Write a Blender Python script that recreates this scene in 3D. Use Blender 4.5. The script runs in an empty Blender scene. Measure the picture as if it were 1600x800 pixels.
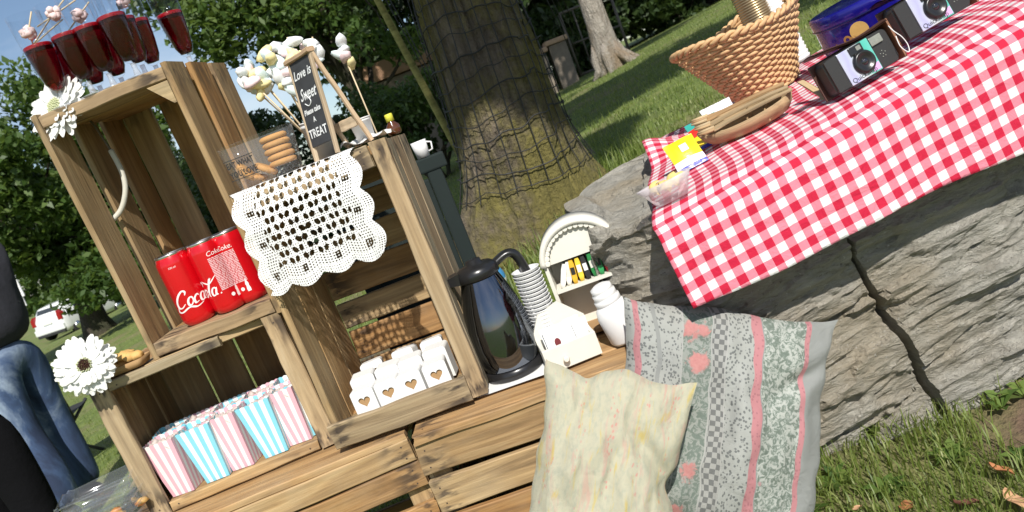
import bpy, bmesh, math, random
import numpy as np
from mathutils import Vector, Matrix, Euler, noise as mn
R = math.radians
PI = math.pi
scene = bpy.context.scene
C = scene.collection

# ------------------------------------------------------------------ camera
PITCH, ROLL, CAM_Z, FPX = R(-9.8), R(21.2), 1.2, 1250.0
_f = Vector((0, math.cos(PITCH), math.sin(PITCH)))
_r0 = Vector((1, 0, 0)); _u0 = _r0.cross(_f)
_r = math.cos(ROLL)*_r0 - math.sin(ROLL)*_u0
_u = math.sin(ROLL)*_r0 + math.cos(ROLL)*_u0
CAM = Vector((0, 0, CAM_Z))
cd = bpy.data.cameras.new('camera')
cd.sensor_width = 36.0; cd.lens = 36.0*FPX/1600.0
cd.clip_start = 0.02; cd.clip_end = 2000
cd.dof.use_dof = True; cd.dof.focus_distance = 1.2; cd.dof.aperture_fstop = 13.0
cam = bpy.data.objects.new('camera', cd); C.objects.link(cam)
mw = Matrix((( _r.x, _u.x, -_f.x, 0), (_r.y, _u.y, -_f.y, 0), (_r.z, _u.z, -_f.z, 0), (0, 0, 0, 1)))
mw.translation = CAM
cam.matrix_world = mw
scene.camera = cam

# ------------------------------------------------------------------ sky + sun
SUN_EL, SUN_AZ = R(44), R(7)           # sun behind the camera, a little to its right
S = Vector((math.sin(SUN_AZ)*math.cos(SUN_EL), -math.cos(SUN_AZ)*math.cos(SUN_EL), math.sin(SUN_EL)))
world = bpy.data.worlds.new('World'); scene.world = world; world.use_nodes = True
wt = world.node_tree; wt.nodes.clear()
wo = wt.nodes.new('ShaderNodeOutputWorld'); wb = wt.nodes.new('ShaderNodeBackground')
sky = wt.nodes.new('ShaderNodeTexSky'); sky.sky_type = 'NISHITA'; sky.sun_disc = False
sky.sun_elevation = SUN_EL; sky.sun_rotation = math.atan2(S.x, S.y)
sky.altitude = 200; sky.air_density = 1.0; sky.dust_density = 0.6; sky.ozone_density = 1.4
tc = wt.nodes.new('ShaderNodeTexCoord'); mp = wt.nodes.new('ShaderNodeMapping')
mp.inputs['Scale'].default_value = (1.0, 1.0, 2.6)
cn = wt.nodes.new('ShaderNodeTexNoise'); cn.inputs['Scale'].default_value = 2.3; cn.inputs['Detail'].default_value = 7
cn.inputs['Roughness'].default_value = 0.58
cr = wt.nodes.new('ShaderNodeValToRGB'); cr.color_ramp.elements[0].position = 0.46; cr.color_ramp.elements[1].position = 0.74
cr.color_ramp.elements[1].color = (0.8, 0.8, 0.8, 1)
mx = wt.nodes.new('ShaderNodeMixRGB'); mx.inputs['Color2'].default_value = (8.2, 8.6, 9.4, 1)
wt.links.new(tc.outputs['Generated'], mp.inputs['Vector']); wt.links.new(mp.outputs[0], cn.inputs['Vector'])
wt.links.new(cn.outputs['Fac'], cr.inputs['Fac']); wt.links.new(cr.outputs['Color'], mx.inputs['Fac'])
wt.links.new(sky.outputs[0], mx.inputs['Color1']); wt.links.new(mx.outputs[0], wb.inputs['Color'])
wb.inputs['Strength'].default_value = 0.095
wt.links.new(wb.outputs[0], wo.inputs['Surface'])
sl = bpy.data.lights.new('sun', 'SUN'); sl.energy = 5.0; sl.angle = R(0.53); sl.color = (1.0, 0.955, 0.88)
sun = bpy.data.objects.new('sun', sl); C.objects.link(sun)
sun.rotation_euler = S.to_track_quat('Z', 'Y').to_euler(); sun.location = S*30
scene.view_settings.view_transform = 'Standard'; scene.view_settings.look = 'None'
scene.view_settings.gamma = 1.0; scene.view_settings.exposure = 0.22
scene.view_settings.use_curve_mapping = False
scene.render.engine = 'CYCLES'
scene.cycles.max_bounces = 8; scene.cycles.transparent_max_bounces = 12
scene.cycles.sample_clamp_indirect = 6.0

# ------------------------------------------------------------------ helpers
def at(px, py, y):
    "world point on the sight line of photo pixel (px, py) at distance y"
    d = _f + _r*((px-800)/FPX) - _u*((py-400)/FPX)
    return CAM + d*(y/d.y)
def atz(px, py, z):
    d = _f + _r*((px-800)/FPX) - _u*((py-400)/FPX)
    return CAM + d*((z-CAM_Z)/d.z)

def rotm(yaw=0, lean=0, tilt=0):
    return (Matrix.Rotation(R(yaw), 4, 'Z') @ Matrix.Rotation(R(lean), 4, 'X') @ Matrix.Rotation(R(tilt), 4, 'Y'))
def TM(x=0, y=0, z=0): return Matrix.Translation((x, y, z))
def frame(p, yaw=0, lean=0, tilt=0): return Matrix.Translation(p) @ rotm(yaw, lean, tilt)

class MB:
    "collects shapes, builds ONE mesh object"
    def __init__(s): s.v = []; s.f = []; s.m = []; s.uv = []; s.sm = []
    def add(s, vs, fs, M=None, mi=0, uv=None, smooth=True):
        b = len(s.v)
        if M is not None: vs = [M @ Vector(p) for p in vs]
        s.v += [tuple(p) for p in vs]
        s.uv += (uv if uv is not None else [(0.0, 0.0)]*len(vs))
        for f in fs:
            s.f.append(tuple(b+i for i in f)); s.m.append(mi); s.sm.append(smooth)
        return s
    def box(s, c, d, M=None, mi=0):
        x, y, z = c; a, b, h = d[0]/2, d[1]/2, d[2]/2
        vs = [Vector((x+i*a, y+j*b, z+k*h)) for i in (-1, 1) for j in (-1, 1) for k in (-1, 1)]
        fs = [(0,1,3,2), (4,6,7,5), (0,4,5,1), (2,3,7,6), (0,2,6,4), (1,5,7,3)]
        return s.add(vs, fs, M, mi, smooth=False)
    def cbox(s, c, d, ch=0.002, M=None, mi=0):
        "box with chamfered edges"
        bm = bmesh.new(); bmesh.ops.create_cube(bm, size=1)
        for v in bm.verts: v.co = Vector((v.co.x*d[0], v.co.y*d[1], v.co.z*d[2]))
        bmesh.ops.bevel(bm, geom=bm.edges[:], offset=ch, segments=2, affect='EDGES', profile=0.6)
        for v in bm.verts: v.co += Vector(c)
        return s.bm(bm, M, mi, smooth=False)
    def bm(s, bm, M=None, mi=0, smooth=True):
        bm.verts.index_update()
        s.add([v.co.copy() for v in bm.verts], [tuple(v.index for v in f.verts) for f in bm.faces], M, mi, smooth=smooth)
        bm.free(); return s
    def tube(s, pts, r, n=8, M=None, mi=0, cap=True, closed=False):
        pts = [Vector(p) for p in pts]; k = len(pts)
        rs = r if isinstance(r, (list, tuple)) else [r]*k
        vs = []; prev = None
        for i, p in enumerate(pts):
            if closed: t = pts[(i+1) % k]-pts[i-1]
            else: t = pts[min(i+1, k-1)]-pts[max(i-1, 0)]
            if t.length < 1e-9: t = Vector((0, 0, 1))
            t.normalize()
            if prev is None:
                a = Vector((0, 0, 1)) if abs(t.z) < 0.9 else Vector((1, 0, 0))
                n1 = t.cross(a).normalized()
            else:
                n1 = prev - t*prev.dot(t)
                n1 = n1.normalized() if n1.length > 1e-6 else t.orthogonal().normalized()
            prev = n1; n2 = t.cross(n1)
            for j in range(n):
                a = 2*PI*j/n; vs.append(p + (n1*math.cos(a)+n2*math.sin(a))*rs[i])
        fs = []
        for i in range(k if closed else k-1):
            i2 = (i+1) % k
            for j in range(n):
                j2 = (j+1) % n; fs.append((i*n+j, i*n+j2, i2*n+j2, i2*n+j))
        if cap and not closed:
            fs.append(tuple(range(n-1, -1, -1))); fs.append(tuple((k-1)*n+j for j in range(n)))
        return s.add(vs, fs, M, mi)
    def lathe(s, prof, n=24, M=None, mi=0, cap=(True, True), sharp=False):
        vs = []; uv = []; k = len(prof)
        for i, (r, z) in enumerate(prof):
            for j in range(n):
                a = 2*PI*j/n; vs.append((r*math.cos(a), r*math.sin(a), z)); uv.append((j/n, i/(k-1)))
        fs = []
        for i in range(k-1):
            for j in range(n):
                j2 = (j+1) % n; fs.append((i*n+j, i*n+j2, (i+1)*n+j2, (i+1)*n+j))
        s.add(vs, fs, M, mi, uv, smooth=not sharp)
        b = len(s.v)-len(vs)
        if cap[0]: s.f.append(tuple(b+j for j in range(n-1, -1, -1))); s.m.append(mi); s.sm.append(False)
        if cap[1]: s.f.append(tuple(b+(k-1)*n+j for j in range(n))); s.m.append(mi); s.sm.append(False)
        return s
    def prism(s, poly, t0, t1, M=None, mi=0):
        "polygon in XZ extruded along Y from t0 to t1"
        n = len(poly)
        vs = [(x, t0, z) for x, z in poly]+[(x, t1, z) for x, z in poly]
        fs = [tuple(range(n)), tuple(range(2*n-1, n-1, -1))]
        for i in range(n):
            j = (i+1) % n; fs.append((i, n+i, n+j, j))
        return s.add(vs, fs, M, mi, smooth=False)
    def blob(s, c, r, M=None, mi=0, sub=2, amp=0.12, fr=3.0, seed=0, sc=(1, 1, 1)):
        bm = bmesh.new(); bmesh.ops.create_icosphere(bm, subdivisions=sub, radius=1)
        for v in bm.verts:
            q = v.co.copy(); k = 1+amp*mn.noise(q*fr+Vector((seed*7.3, seed*1.7, seed*3.1)))
            v.co = Vector((q.x*sc[0], q.y*sc[1], q.z*sc[2]))*r*k+Vector(c)
        return s.bm(bm, M, mi)
    def grid(s, nu, nv, fn, M=None, mi=0, uvfn=None, keep=None, smooth=True):
        vs = []; uv = []
        for j in range(nv+1):
            for i in range(nu+1):
                vs.append(fn(i/nu, j/nv)); uv.append(uvfn(i/nu, j/nv) if uvfn else (i/nu, j/nv))
        fs = [(j*(nu+1)+i, j*(nu+1)+i+1, (j+1)*(nu+1)+i+1, (j+1)*(nu+1)+i)
              for j in range(nv) for i in range(nu) if keep is None or keep((i+.5)/nu, (j+.5)/nv)]
        return s.add(vs, fs, M, mi, uv, smooth)
    def mesh(s, name):
        me = bpy.data.meshes.new(name); me.from_pydata(s.v, [], s.f)
        me.polygons.foreach_set('material_index', s.m); me.polygons.foreach_set('use_smooth', s.sm)
        ul = me.uv_layers.new(name='UVMap')
        li = np.empty(len(me.loops), dtype=np.int32); me.loops.foreach_get('vertex_index', li)
        ul.data.foreach_set('uv', np.asarray(s.uv, dtype=np.float32)[li].ravel())
        me.update(); return me
    def build(s, name, mats, parent=None, M=None):
        o = bpy.data.objects.new(name, s.mesh(name)); C.objects.link(o)
        for m in (mats if isinstance(mats, (list, tuple)) else [mats]): o.data.materials.append(m)
        if parent is not None: o.parent = parent
        if M is not None: o.matrix_local = M
        return o

def tag(o, label=None, cat=None, group=None, kind=None):
    if label: o['label'] = label
    if cat: o['category'] = cat
    if group: o['group'] = group
    if kind: o['kind'] = kind
    return o
def thing(name, label, cat, M=None, group=None):
    o = bpy.data.objects.new(name, None); C.objects.link(o); o.empty_display_size = 0.05
    if M is not None: o.matrix_world = M
    return tag(o, label, cat, group)
def dup(root, M, label=None, group=None):
    def cp(o, parent):
        c = o.copy(); C.objects.link(c); c.parent = parent
        for ch in list(o.children): cp(ch, c)
        return c
    r = cp(root, None); r.matrix_world = M
    if label: r['label'] = label
    if group: r['group'] = group
    return r
def bulk(name, verts, quads, mat, rand=None, parent=None, tris=False):
    "fast mesh from numpy: verts (n,3), faces (m,k)"
    me = bpy.data.meshes.new(name); k = quads.shape[1]
    me.vertices.add(len(verts)); me.vertices.foreach_set('co', verts.astype(np.float32).ravel())
    me.loops.add(quads.size); me.loops.foreach_set('vertex_index', quads.astype(np.int32).ravel())
    me.polygons.add(len(quads))
    me.polygons.foreach_set('loop_start', np.arange(0, quads.size, k, dtype=np.int32))
    me.update(calc_edges=True); me.validate()
    if rand is not None:
        a = me.attributes.new('rnd', 'FLOAT', 'POINT'); a.data.foreach_set('value', rand.astype(np.float32))
    me.materials.append(mat)
    o = bpy.data.objects.new(name, me); C.objects.link(o)
    if parent is not None: o.parent = parent
    return o

# ------------------------------------------------------------------ materials
class G:
    def __init__(s, name):
        s.m = bpy.data.materials.new(name); s.m.use_nodes = True; s.t = s.m.node_tree; s.t.nodes.clear()
        s.out = s.t.nodes.new('ShaderNodeOutputMaterial')
    def n(s, typ, ins=None, **props):
        nd = s.t.nodes.new('ShaderNode'+typ)
        for k, v in props.items(): setattr(nd, k, v)
        for k, v in (ins or {}).items():
            if isinstance(v, bpy.types.NodeSocket): s.t.links.new(v, nd.inputs[k])
            else: nd.inputs[k].default_value = v
        return nd
    def math(s, op, a, b=0.0, c=None):
        d = {0: a, 1: b}
        if c is not None: d[2] = c
        return s.n('Math', d, operation=op).outputs[0]
    def mix(s, f, a, b, mode='MIX'):
        q = lambda v: (v[0], v[1], v[2], 1) if isinstance(v, tuple) else v
        return s.n('MixRGB', {0: f, 1: q(a), 2: q(b)}, blend_type=mode).outputs[0]
    def ramp(s, f, stops, mode='LINEAR'):
        nd = s.n('ValToRGB', {0: f}); e = nd.color_ramp.elements; nd.color_ramp.interpolation = mode
        while len(e) < len(stops): e.new(0.5)
        for el, (p, c) in zip(e, stops):
            el.position = p; el.color = (*c, 1) if isinstance(c, tuple) else (c, c, c, 1)
        return nd.outputs[0]
    def noise(s, vec, scale, detail=4, rough=0.55, dist=0.0):
        return s.n('TexNoise', {'Vector': vec, 'Scale': scale, 'Detail': detail, 'Roughness': rough, 'Distortion': dist}).outputs[0]
    def obj(s, scale=(1, 1, 1), rnd=False):
        o = s.n('TexCoord').outputs['Object']
        if rnd:
            r = s.n('ObjectInfo').outputs['Random']
            k = s.n('CombineXYZ', {0: s.math('MULTIPLY', r, 37.0), 1: s.math('MULTIPLY', r, 91.0), 2: s.math('MULTIPLY', r, 53.0)}).outputs[0]
            o = s.n('VectorMath', {0: o, 1: k}, operation='ADD').outputs[0]
        return s.n('Mapping', {'Vector': o, 'Scale': scale}).outputs[0]
    def uv(s):
        x = s.n('SeparateXYZ', {0: s.n('TexCoord').outputs['UV']}); return x.outputs[0], x.outputs[1]
    def bump(s, h, strength=0.3, dist=0.002):
        return s.n('Bump', {'Height': h, 'Strength': strength, 'Distance': dist}).outputs[0]
    def bsdf(s, col, rough=0.6, normal=None, **kw):
        ins = {'Base Color': (*col, 1) if isinstance(col, tuple) else col, 'Roughness': rough}
        if normal is not None: ins['Normal'] = normal
        ins.update(kw)
        b = s.n('BsdfPrincipled', ins).outputs[0]
        s.t.links.new(b, s.out.inputs[0]); return b
    def surf(s, sock): s.t.links.new(sock, s.out.inputs[0]); return s.m

def plain(name, col, rough=0.5, var=0.12, scale=40, bump=0.15, bd=0.0008, **kw):
    g = G(name); v = g.obj(rnd=True); n = g.noise(v, scale, 5, 0.6)
    c = g.mix(n, tuple(x*(1-var) for x in col), tuple(min(1, x*(1+var)) for x in col))
    g.bsdf(c, rough, g.bump(n, bump, bd) if bump else None, **{k.replace('_', ' '): v for k, v in kw.items()})
    return g.m

def wood(name, c_dark, c_mid, c_light, stain=0.6, rough=0.75):
    "planks run along local X; UV = (distance to the nearer end, across) in metres"
    g = G(name)
    v = g.obj((2.2, 26, 26), rnd=True); v2 = g.obj((6, 160, 160), rnd=True); v3 = g.obj((9, 9, 9), rnd=True)
    a = g.noise(v, 1.6, 6, 0.6, 1.2); b = g.noise(v2, 1.0, 3, 0.6); d = g.noise(v3, 1.5, 4)
    base = g.ramp(a, [(0.28, c_dark), (0.5, c_mid), (0.75, c_light)])
    base = g.mix(g.math('MULTIPLY', g.ramp(b, [(.35, 0.), (.7, 1.)]), 0.55), base, tuple(x*0.42 for x in c_mid), 'MIX')
    grey = g.ramp(d, [(0.42, 0.0), (0.75, 0.55)])
    base = g.mix(g.math('MULTIPLY', grey, 0.6), base, (0.36, 0.285, 0.18))
    u, w = g.uv()
    end = g.ramp(u, [(0.0, 0.35), (0.012, 0.9), (0.03, 0.75), (0.055, 0.0)])
    sn = g.ramp(g.noise(g.obj((22, 75, 75), rnd=True), 1.0, 3), [(0.47, 0.0), (0.58, 1.0)])
    sm = g.math('MULTIPLY', g.math('MULTIPLY', end, sn), stain)
    base = g.mix(sm, base, (0.035, 0.024, 0.018))
    r = g.n('ObjectInfo').outputs['Random']
    hs = g.n('HueSaturation', {'Hue': g.math('MULTIPLY_ADD', r, 0.02, 0.49), 'Saturation': g.math('MULTIPLY_ADD', r, -0.25, 1.08),
                               'Value': g.math('MULTIPLY_ADD', g.math('FRACT', g.math('MULTIPLY', r, 7.77)), 0.3, 0.84), 'Color': base}).outputs[0]
    h = g.math('ADD', g.math('MULTIPLY', b, 0.6), a)
    g.bsdf(hs, rough, g.bump(h, 0.8, 0.0016))
    return g.m
# ================================================================== SETTING
rng = np.random.default_rng(7); random.seed(7)
# ---- terrain: a hillside rising to the right, through measured points
_cp = np.array([(.53,1.2,.55),(.30,1.0,.545),(.75,1.0,.56),(.5,.5,.50),(1.2,.7,.62),(-.3,1.2,.45),(-.3,.4,.40),(-.9,1.2,.33),(-2.9,4.75,-.06),
    (-1.9,3.3,.06),(.13,2.95,.74),(1.0,2.6,.84),(1.8,9,1.18),(-.6,8,.72),(-2.2,9,.35),(-9.6,20,-.05),(-7,14,.02),(-.56,20,.9),(1.85,16,1.15),(3.85,16,1.42),(5.7,16,1.66),(8,16,1.9),
    (-19.5,35,-.98),(-12,35,-.4),(5,7,1.55),(5,0,1.2),(-5,0,-.4),(0,-6,.2),(-30,20,-1.6),(30,30,4),(0,60,1.6),(-60,60,-2),(60,60,6),(-80,-40,-3),(80,-40,6),(0,-90,0),(0,140,3),(-140,140,-1),(140,140,8)], float)
def _k(d): return np.where(d > 1e-9, d*d*np.log(d+1e-12), 0.0)
_sp = lambda q: q*(1+2.0/(1+0.6*np.linalg.norm(q, axis=-1, keepdims=True)))
_X = _sp(_cp[:, :2]); _n = len(_cp)
_A = np.zeros((_n+3, _n+3)); _A[:_n, :_n] = _k(np.linalg.norm(_X[:, None]-_X[None], axis=2)) + np.eye(_n)*0.02
_A[:_n, _n] = 1; _A[:_n, _n+1:] = _X; _A[_n, :_n] = 1; _A[_n+1:, :_n] = _X.T
_w = np.linalg.solve(_A, np.r_[_cp[:, 2], 0, 0, 0])
def gzs(P):
    q = _sp(np.asarray(P, float).reshape(-1, 2))
    return _k(np.linalg.norm(q[:, None]-_X[None], axis=2))@_w[:_n] + _w[_n] + q@_w[_n+1:]
def gz(x, y): return float(gzs([(x, y)])[0])

g = G('lawn')
pos = g.n('NewGeometry').outputs['Position']
n1 = g.noise(pos, 1.3, 6, 0.6); n2 = g.noise(pos, 11, 5, 0.65); n3 = g.noise(pos, 90, 3, 0.6)
col = g.ramp(n2, [(0.3, (0.065, 0.100, 0.020)), (0.55, (0.135, 0.180, 0.038)), (0.8, (0.22, 0.24, 0.07))])
dry = g.ramp(n1, [(0.50, 0.0), (0.68, 0.75)])
col = g.mix(dry, col, (0.20, 0.165, 0.085))
dist = g.n('VectorMath', {0: pos, 1: (0.62, 1.0, 0.56)}, operation='DISTANCE').outputs['Value']
dirt = g.ramp(g.math('ADD', dist, g.math('MULTIPLY', n2, 0.16)), [(0.13, 1.0), (0.22, 0.25), (0.55, 0.35), (0.9, 0.0)])
col = g.mix(dirt, col, g.mix(n3, (0.07, 0.045, 0.03), (0.19, 0.12, 0.08)))
g.bsdf(col, 0.95, g.bump(g.math('ADD', n2, g.math('MULTIPLY', n3, 0.5)), 0.9, 0.015))
M_LAWN = g.m
rad = np.r_[0.0, np.geomspace(0.25, 260, 150)]; ang = np.linspace(0, 2*PI, 221)[:-1]
P = np.array([(r*math.sin(a), r*math.cos(a)) for r in rad[1:] for a in ang]+[(0, 0)])
Zg = gzs(P)
vs = [(p[0], p[1], z+0.012*mn.noise(Vector((p[0]*3, p[1]*3, 0)))) for p, z in zip(P, Zg)]
na = len(ang); fs = []
for i in range(len(rad)-2):
    for j in range(na):
        k = (j+1) % na; fs.append((i*na+j, (i+1)*na+j, (i+1)*na+k, i*na+k))
for j in range(na): fs.append((len(vs)-1, j, (j+1) % na))
mb = MB(); mb.add(vs, fs); ground = mb.build('ground', M_LAWN); tag(ground, kind='structure')

# ---- leaves, grass, bark
def leafmat(name, c1, c2, c3, trans=0.35):
    g = G(name); a = g.n('Attribute', attribute_name='rnd').outputs['Fac']
    c = g.ramp(a, [(0.0, c1), (0.5, c2), (1.0, c3)])
    pr = g.n('BsdfPrincipled', {'Base Color': c, 'Roughness': 0.5}).outputs[0]
    tr = g.n('BsdfTranslucent', {'Color': g.mix(0.6, c, (c3[0]*1.3, c3[1]*1.35, c3[2]*0.7))}).outputs[0]
    return g.surf(g.n('MixShader', {0: trans, 1: pr, 2: tr}).outputs[0])
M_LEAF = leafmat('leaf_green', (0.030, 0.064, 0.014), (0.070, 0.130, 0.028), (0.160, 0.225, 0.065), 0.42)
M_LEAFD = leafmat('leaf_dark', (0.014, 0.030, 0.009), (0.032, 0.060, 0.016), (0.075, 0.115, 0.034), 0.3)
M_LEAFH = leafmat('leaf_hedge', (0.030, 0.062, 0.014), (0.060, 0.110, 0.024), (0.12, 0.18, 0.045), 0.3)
M_GRASS = leafmat('grass_blade', (0.085, 0.140, 0.026), (0.185, 0.250, 0.052), (0.37, 0.39, 0.16), 0.42)

def bark(name, c1, c2, moss, mossamt, sc=1.0):
    g = G(name); v = g.obj((9*sc, 9*sc, 2.2*sc)); v1 = g.obj((1, 1, 0.6))
    a = g.noise(v, 3.0, 7, 0.65, 0.6); b = g.noise(v1, 3.2, 5, 0.6); d = g.noise(g.obj((1, 1, 1)), 42, 4, 0.6)
    c = g.ramp(a, [(0.3, c1), (0.65, c2)])
    mk = g.ramp(g.math('ADD', b, g.math('MULTIPLY', d, 0.25)), [(0.62-mossamt*0.3, 0.0), (0.80-mossamt*0.3, 0.9)])
    c = g.mix(mk, c, g.mix(d, tuple(x*0.6 for x in moss), moss))
    g.bsdf(c, 0.9, g.bump(g.math('ADD', a, g.math('MULTIPLY', d, 0.5)), 1.0, 0.045))
    return g.m
M_BARK = bark('mossy_bark', (0.050, 0.040, 0.030), (0.20, 0.160, 0.112), (0.20, 0.172, 0.040), 0.40)
M_BARKG = bark('grey_bark', (0.20, 0.17, 0.14), (0.40, 0.36, 0.31), (0.30, 0.22, 0.14), 0.12)
M_BARKD = bark('dark_bark', (0.025, 0.02, 0.015), (0.08, 0.062, 0.045), (0.06, 0.065, 0.03), 0.2)

def leaves(n, centers, radii, size, seed, flat=0.45):
    r = np.random.default_rng(seed); k = len(centers)
    idx = r.integers(0, k, n); c = np.asarray(centers)[idx]; rd = np.asarray(radii)[idx]
    d = r.normal(size=(n, 3)); d /= np.linalg.norm(d, axis=1)[:, None]
    p = c + d*(r.random(n)**0.45)[:, None]*rd
    nrm = r.normal(size=(n, 3)); nrm[:, 2] += flat*2; nrm /= np.linalg.norm(nrm, axis=1)[:, None]
    a = np.cross(nrm, r.normal(size=(n, 3))); a /= np.linalg.norm(a, axis=1)[:, None]
    b = np.cross(nrm, a)
    L = size*(0.6+0.8*r.random(n))[:, None]; Wd = L*(0.42+0.2*r.random(n))[:, None]
    droop = nrm*L*0.18
    v = np.stack([p-a*L*0.5, p+b*Wd*0.5, p+a*L*0.5-droop, p-b*Wd*0.5], 1).reshape(-1, 3)
    f = np.arange(4*n).reshape(n, 4)
    base = r.random(k)[idx]*0.45
    return v, f, np.repeat(np.clip(base+r.random(n)*0.55, 0, 1), 4)

def clumps(center, radii, n, seed, rc, hollow=0.55):
    r = np.random.default_rng(seed); d = r.normal(size=(n, 3)); d /= np.linalg.norm(d, axis=1)[:, None]
    q = hollow+(1-hollow)*r.random(n)
    c = np.asarray(center)+d*q[:, None]*np.asarray(radii)
    rr = rc*(0.6+0.8*r.random(n))[:, None]*np.array([1, 1, 0.72])
    return c, rr

def limb(mb, a, b, r0, r1, seed, sag=0.12, n=7):
    a, b = Vector(a), Vector(b); L = (b-a).length; pts = []
    for i in range(n+1):
        t = i/n; p = a.lerp(b, t)
        w = mn.noise_vector(Vector((seed*3.1, t*2.2, seed)))*L*sag*math.sin(PI*t)
        pts.append(p+Vector((w.x, w.y, w.z+0.10*L*math.sin(PI*t))))
    mb.tube(pts, [r0+(r1-r0)*i/n for i in range(n+1)], 7)
    return pts

def tree(name, label, base, h0, r0, crown_c, crown_r, ncl, rc, nl, size, lm, bm_, seed, group=None, limbs=9, lean=(0, 0), low=None, hollow=.55):
    base = Vector(base)
    t = thing(name, label, 'tree', TM(*base), group)
    mb = MB(); top = Vector((lean[0], lean[1], h0))
    pts = [Vector((0, 0, -.25))]+[Vector((lean[0]*k/8+0.05*mn.noise(Vector((k*.7, seed, 0))), lean[1]*k/8+0.05*mn.noise(Vector((k*.7, seed, 5))), h0*k/8)) for k in range(9)]
    mb.tube(pts, [r0*1.6]+[r0*(1.25-0.55*k/8+0.5*math.exp(-k*1.3)) for k in range(9)], 14)
    cc, rr = clumps(crown_c, crown_r, ncl, seed, rc, hollow)
    if low is not None:
        cc = np.vstack([cc, np.array([q[:3] for q in low])]); rr = np.vstack([rr, np.array([[q[3]]*2+[q[3]*.7] for q in low])])
    r = random.Random(seed)
    for k in range(limbs):
        q = cc[r.randrange(len(cc))]; st = pts[r.randint(4, 9)]
        lp = limb(mb, st, q, r0*.42, r0*.06, seed+k)
        for s_ in range(3):
            q2 = cc[r.randrange(len(cc))]
            if (Vector(q2)-Vector(q)).length < max(crown_r)*.9: limb(mb, lp[r.randint(3, 6)], q2, r0*.16, r0*.03, seed*7+k*3+s_)
    if low is not None:
        for k, q in enumerate(low): limb(mb, pts[7], q[:3], r0*.35, r0*.05, seed*11+k)
    mb.build('trunk', bm_, t)
    v, f, rd = leaves(nl, cc, rr, size, seed)
    bulk('crown', v, f, lm, rd, t)
    return t

# ---- the big mossy tree with wire netting, behind the crates
TB = Vector((0.147, 2.98, gz(0.147, 2.98)))
bt = thing('mossy_tree', 'thick mossy tree trunk wrapped in wire netting behind the crates', 'tree', TM(*TB))
def trad(th, z):
    r = 0.168+0.055*math.exp(-z/0.45)+0.03*math.exp(-z/0.12)
    fl = math.exp(-max(z, -0.1)/0.14)
    lobes = max(0, math.cos(2*(th-0.25)))**3*0.17 + max(0, math.cos(3*th+1.2))**2*0.05 + max(0, math.cos(th-3.6))**6*0.05
    r += fl*lobes
    P3 = Vector((math.cos(th)*1.2, math.sin(th)*1.2, z*0.9))
    r += 0.020*mn.noise(P3*1.6)+0.012*mn.noise(P3*4.2)+0.010*math.sin(th*7+2.5*mn.noise(Vector((0, th, z*1.3))))*mn.noise(P3*1.1+Vector((5, 0, 0)))
    r -= 0.020*max(0, .22-abs(mn.noise(Vector((math.cos(th)*5.5, math.sin(th)*5.5, z*1.1+.6*math.sin(z*4))))))/.22*(.5+.5*mn.noise(Vector((th, z*2, 8))))
    r += 0.010*mn.noise(Vector((math.cos(th)*8, math.sin(th)*8, z*2.2)))+0.005*mn.noise(Vector((math.cos(th)*22, math.sin(th)*22, z*7)))
    return r
def trp(th, z, off=0.0):
    q = trad(th, z)+off; zz = min(z, 2.2)
    return Vector((q*math.cos(th)+0.012*z+0.02*math.sin(z*1.1), q*math.sin(th), z))
mb = MB()
zs = list(np.linspace(-0.18, 1.6, 110))+list(np.linspace(1.64, 4.6, 40))
nth = 200
vs = [trp(2*PI*j/nth, z) for z in zs for j in range(nth)]
mb.add(vs, [(i*nth+j, i*nth+(j+1) % nth, (i+1)*nth+(j+1) % nth, (i+1)*nth+j) for i in range(len(zs)-1) for j in range(nth)])
CC, CR = clumps((-1.3, 1.0, 6.6), (3.0, 3.6, 2.1), 62, 11, 0.75, .35)
shadeb = [(0.20, -4.30, 4.75, .20), (0.62, -4.45, 5.0, .17), (0.42, -4.0, 4.5, .22), (0.95, -4.2, 4.95, .20), (0.30, -4.75, 5.2, .13), (0.70, -4.75, 5.05, .12), (0.85, -3.9, 4.5, .22), (0.40, -3.5, 4.6, .30), (0.95, -3.4, 4.5, .30), (0.1, -3.2, 4.7, .4)]  # unseen boughs added above the view to throw patchy shade on the trunk
CC = np.vstack([CC, np.array([q[:3] for q in shadeb])]); CR = np.vstack([CR, np.array([[q[3]]*2+[q[3]*.7] for q in shadeb])])
fork = trp(0, 4.5)-Vector((trad(0, 4.5), 0, 0))
rr_ = random.Random(3)
_c2, _r2 = clumps((1.9, -2.1, 5.5), (1.5, 1.5, .8), 20, 17, .55, .3)  # second unseen leaf group, added to shade the lawn right of the trunk
CC = np.vstack([_c2, CC]); CR = np.vstack([_r2, CR])
for k in range(24):
    q = CC[rr_.randrange(len(CC))]
    lp = limb(mb, fork+Vector((0, 0, -0.3*rr_.random())), q, .085, .015, 40+k)
    q2 = CC[rr_.randrange(len(CC))]
    limb(mb, lp[4], q2, .03, .008, 90+k)
for k, q in enumerate(shadeb): limb(mb, fork, q[:3], .05, .01, 140+k)
mb.build('trunk', M_BARK, bt)
v, f, rd = leaves(58000, CC, CR, 0.15, 12)
v2, f2, rd2 = leaves(2600, CC[-10:], CR[-10:], 0.12, 13)
f = np.vstack([f, f2+len(v)]); v = np.vstack([v, v2]); rd = np.r_[rd, rd2]
bulk('crown', v, f, M_LEAF, rd, bt)

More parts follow.
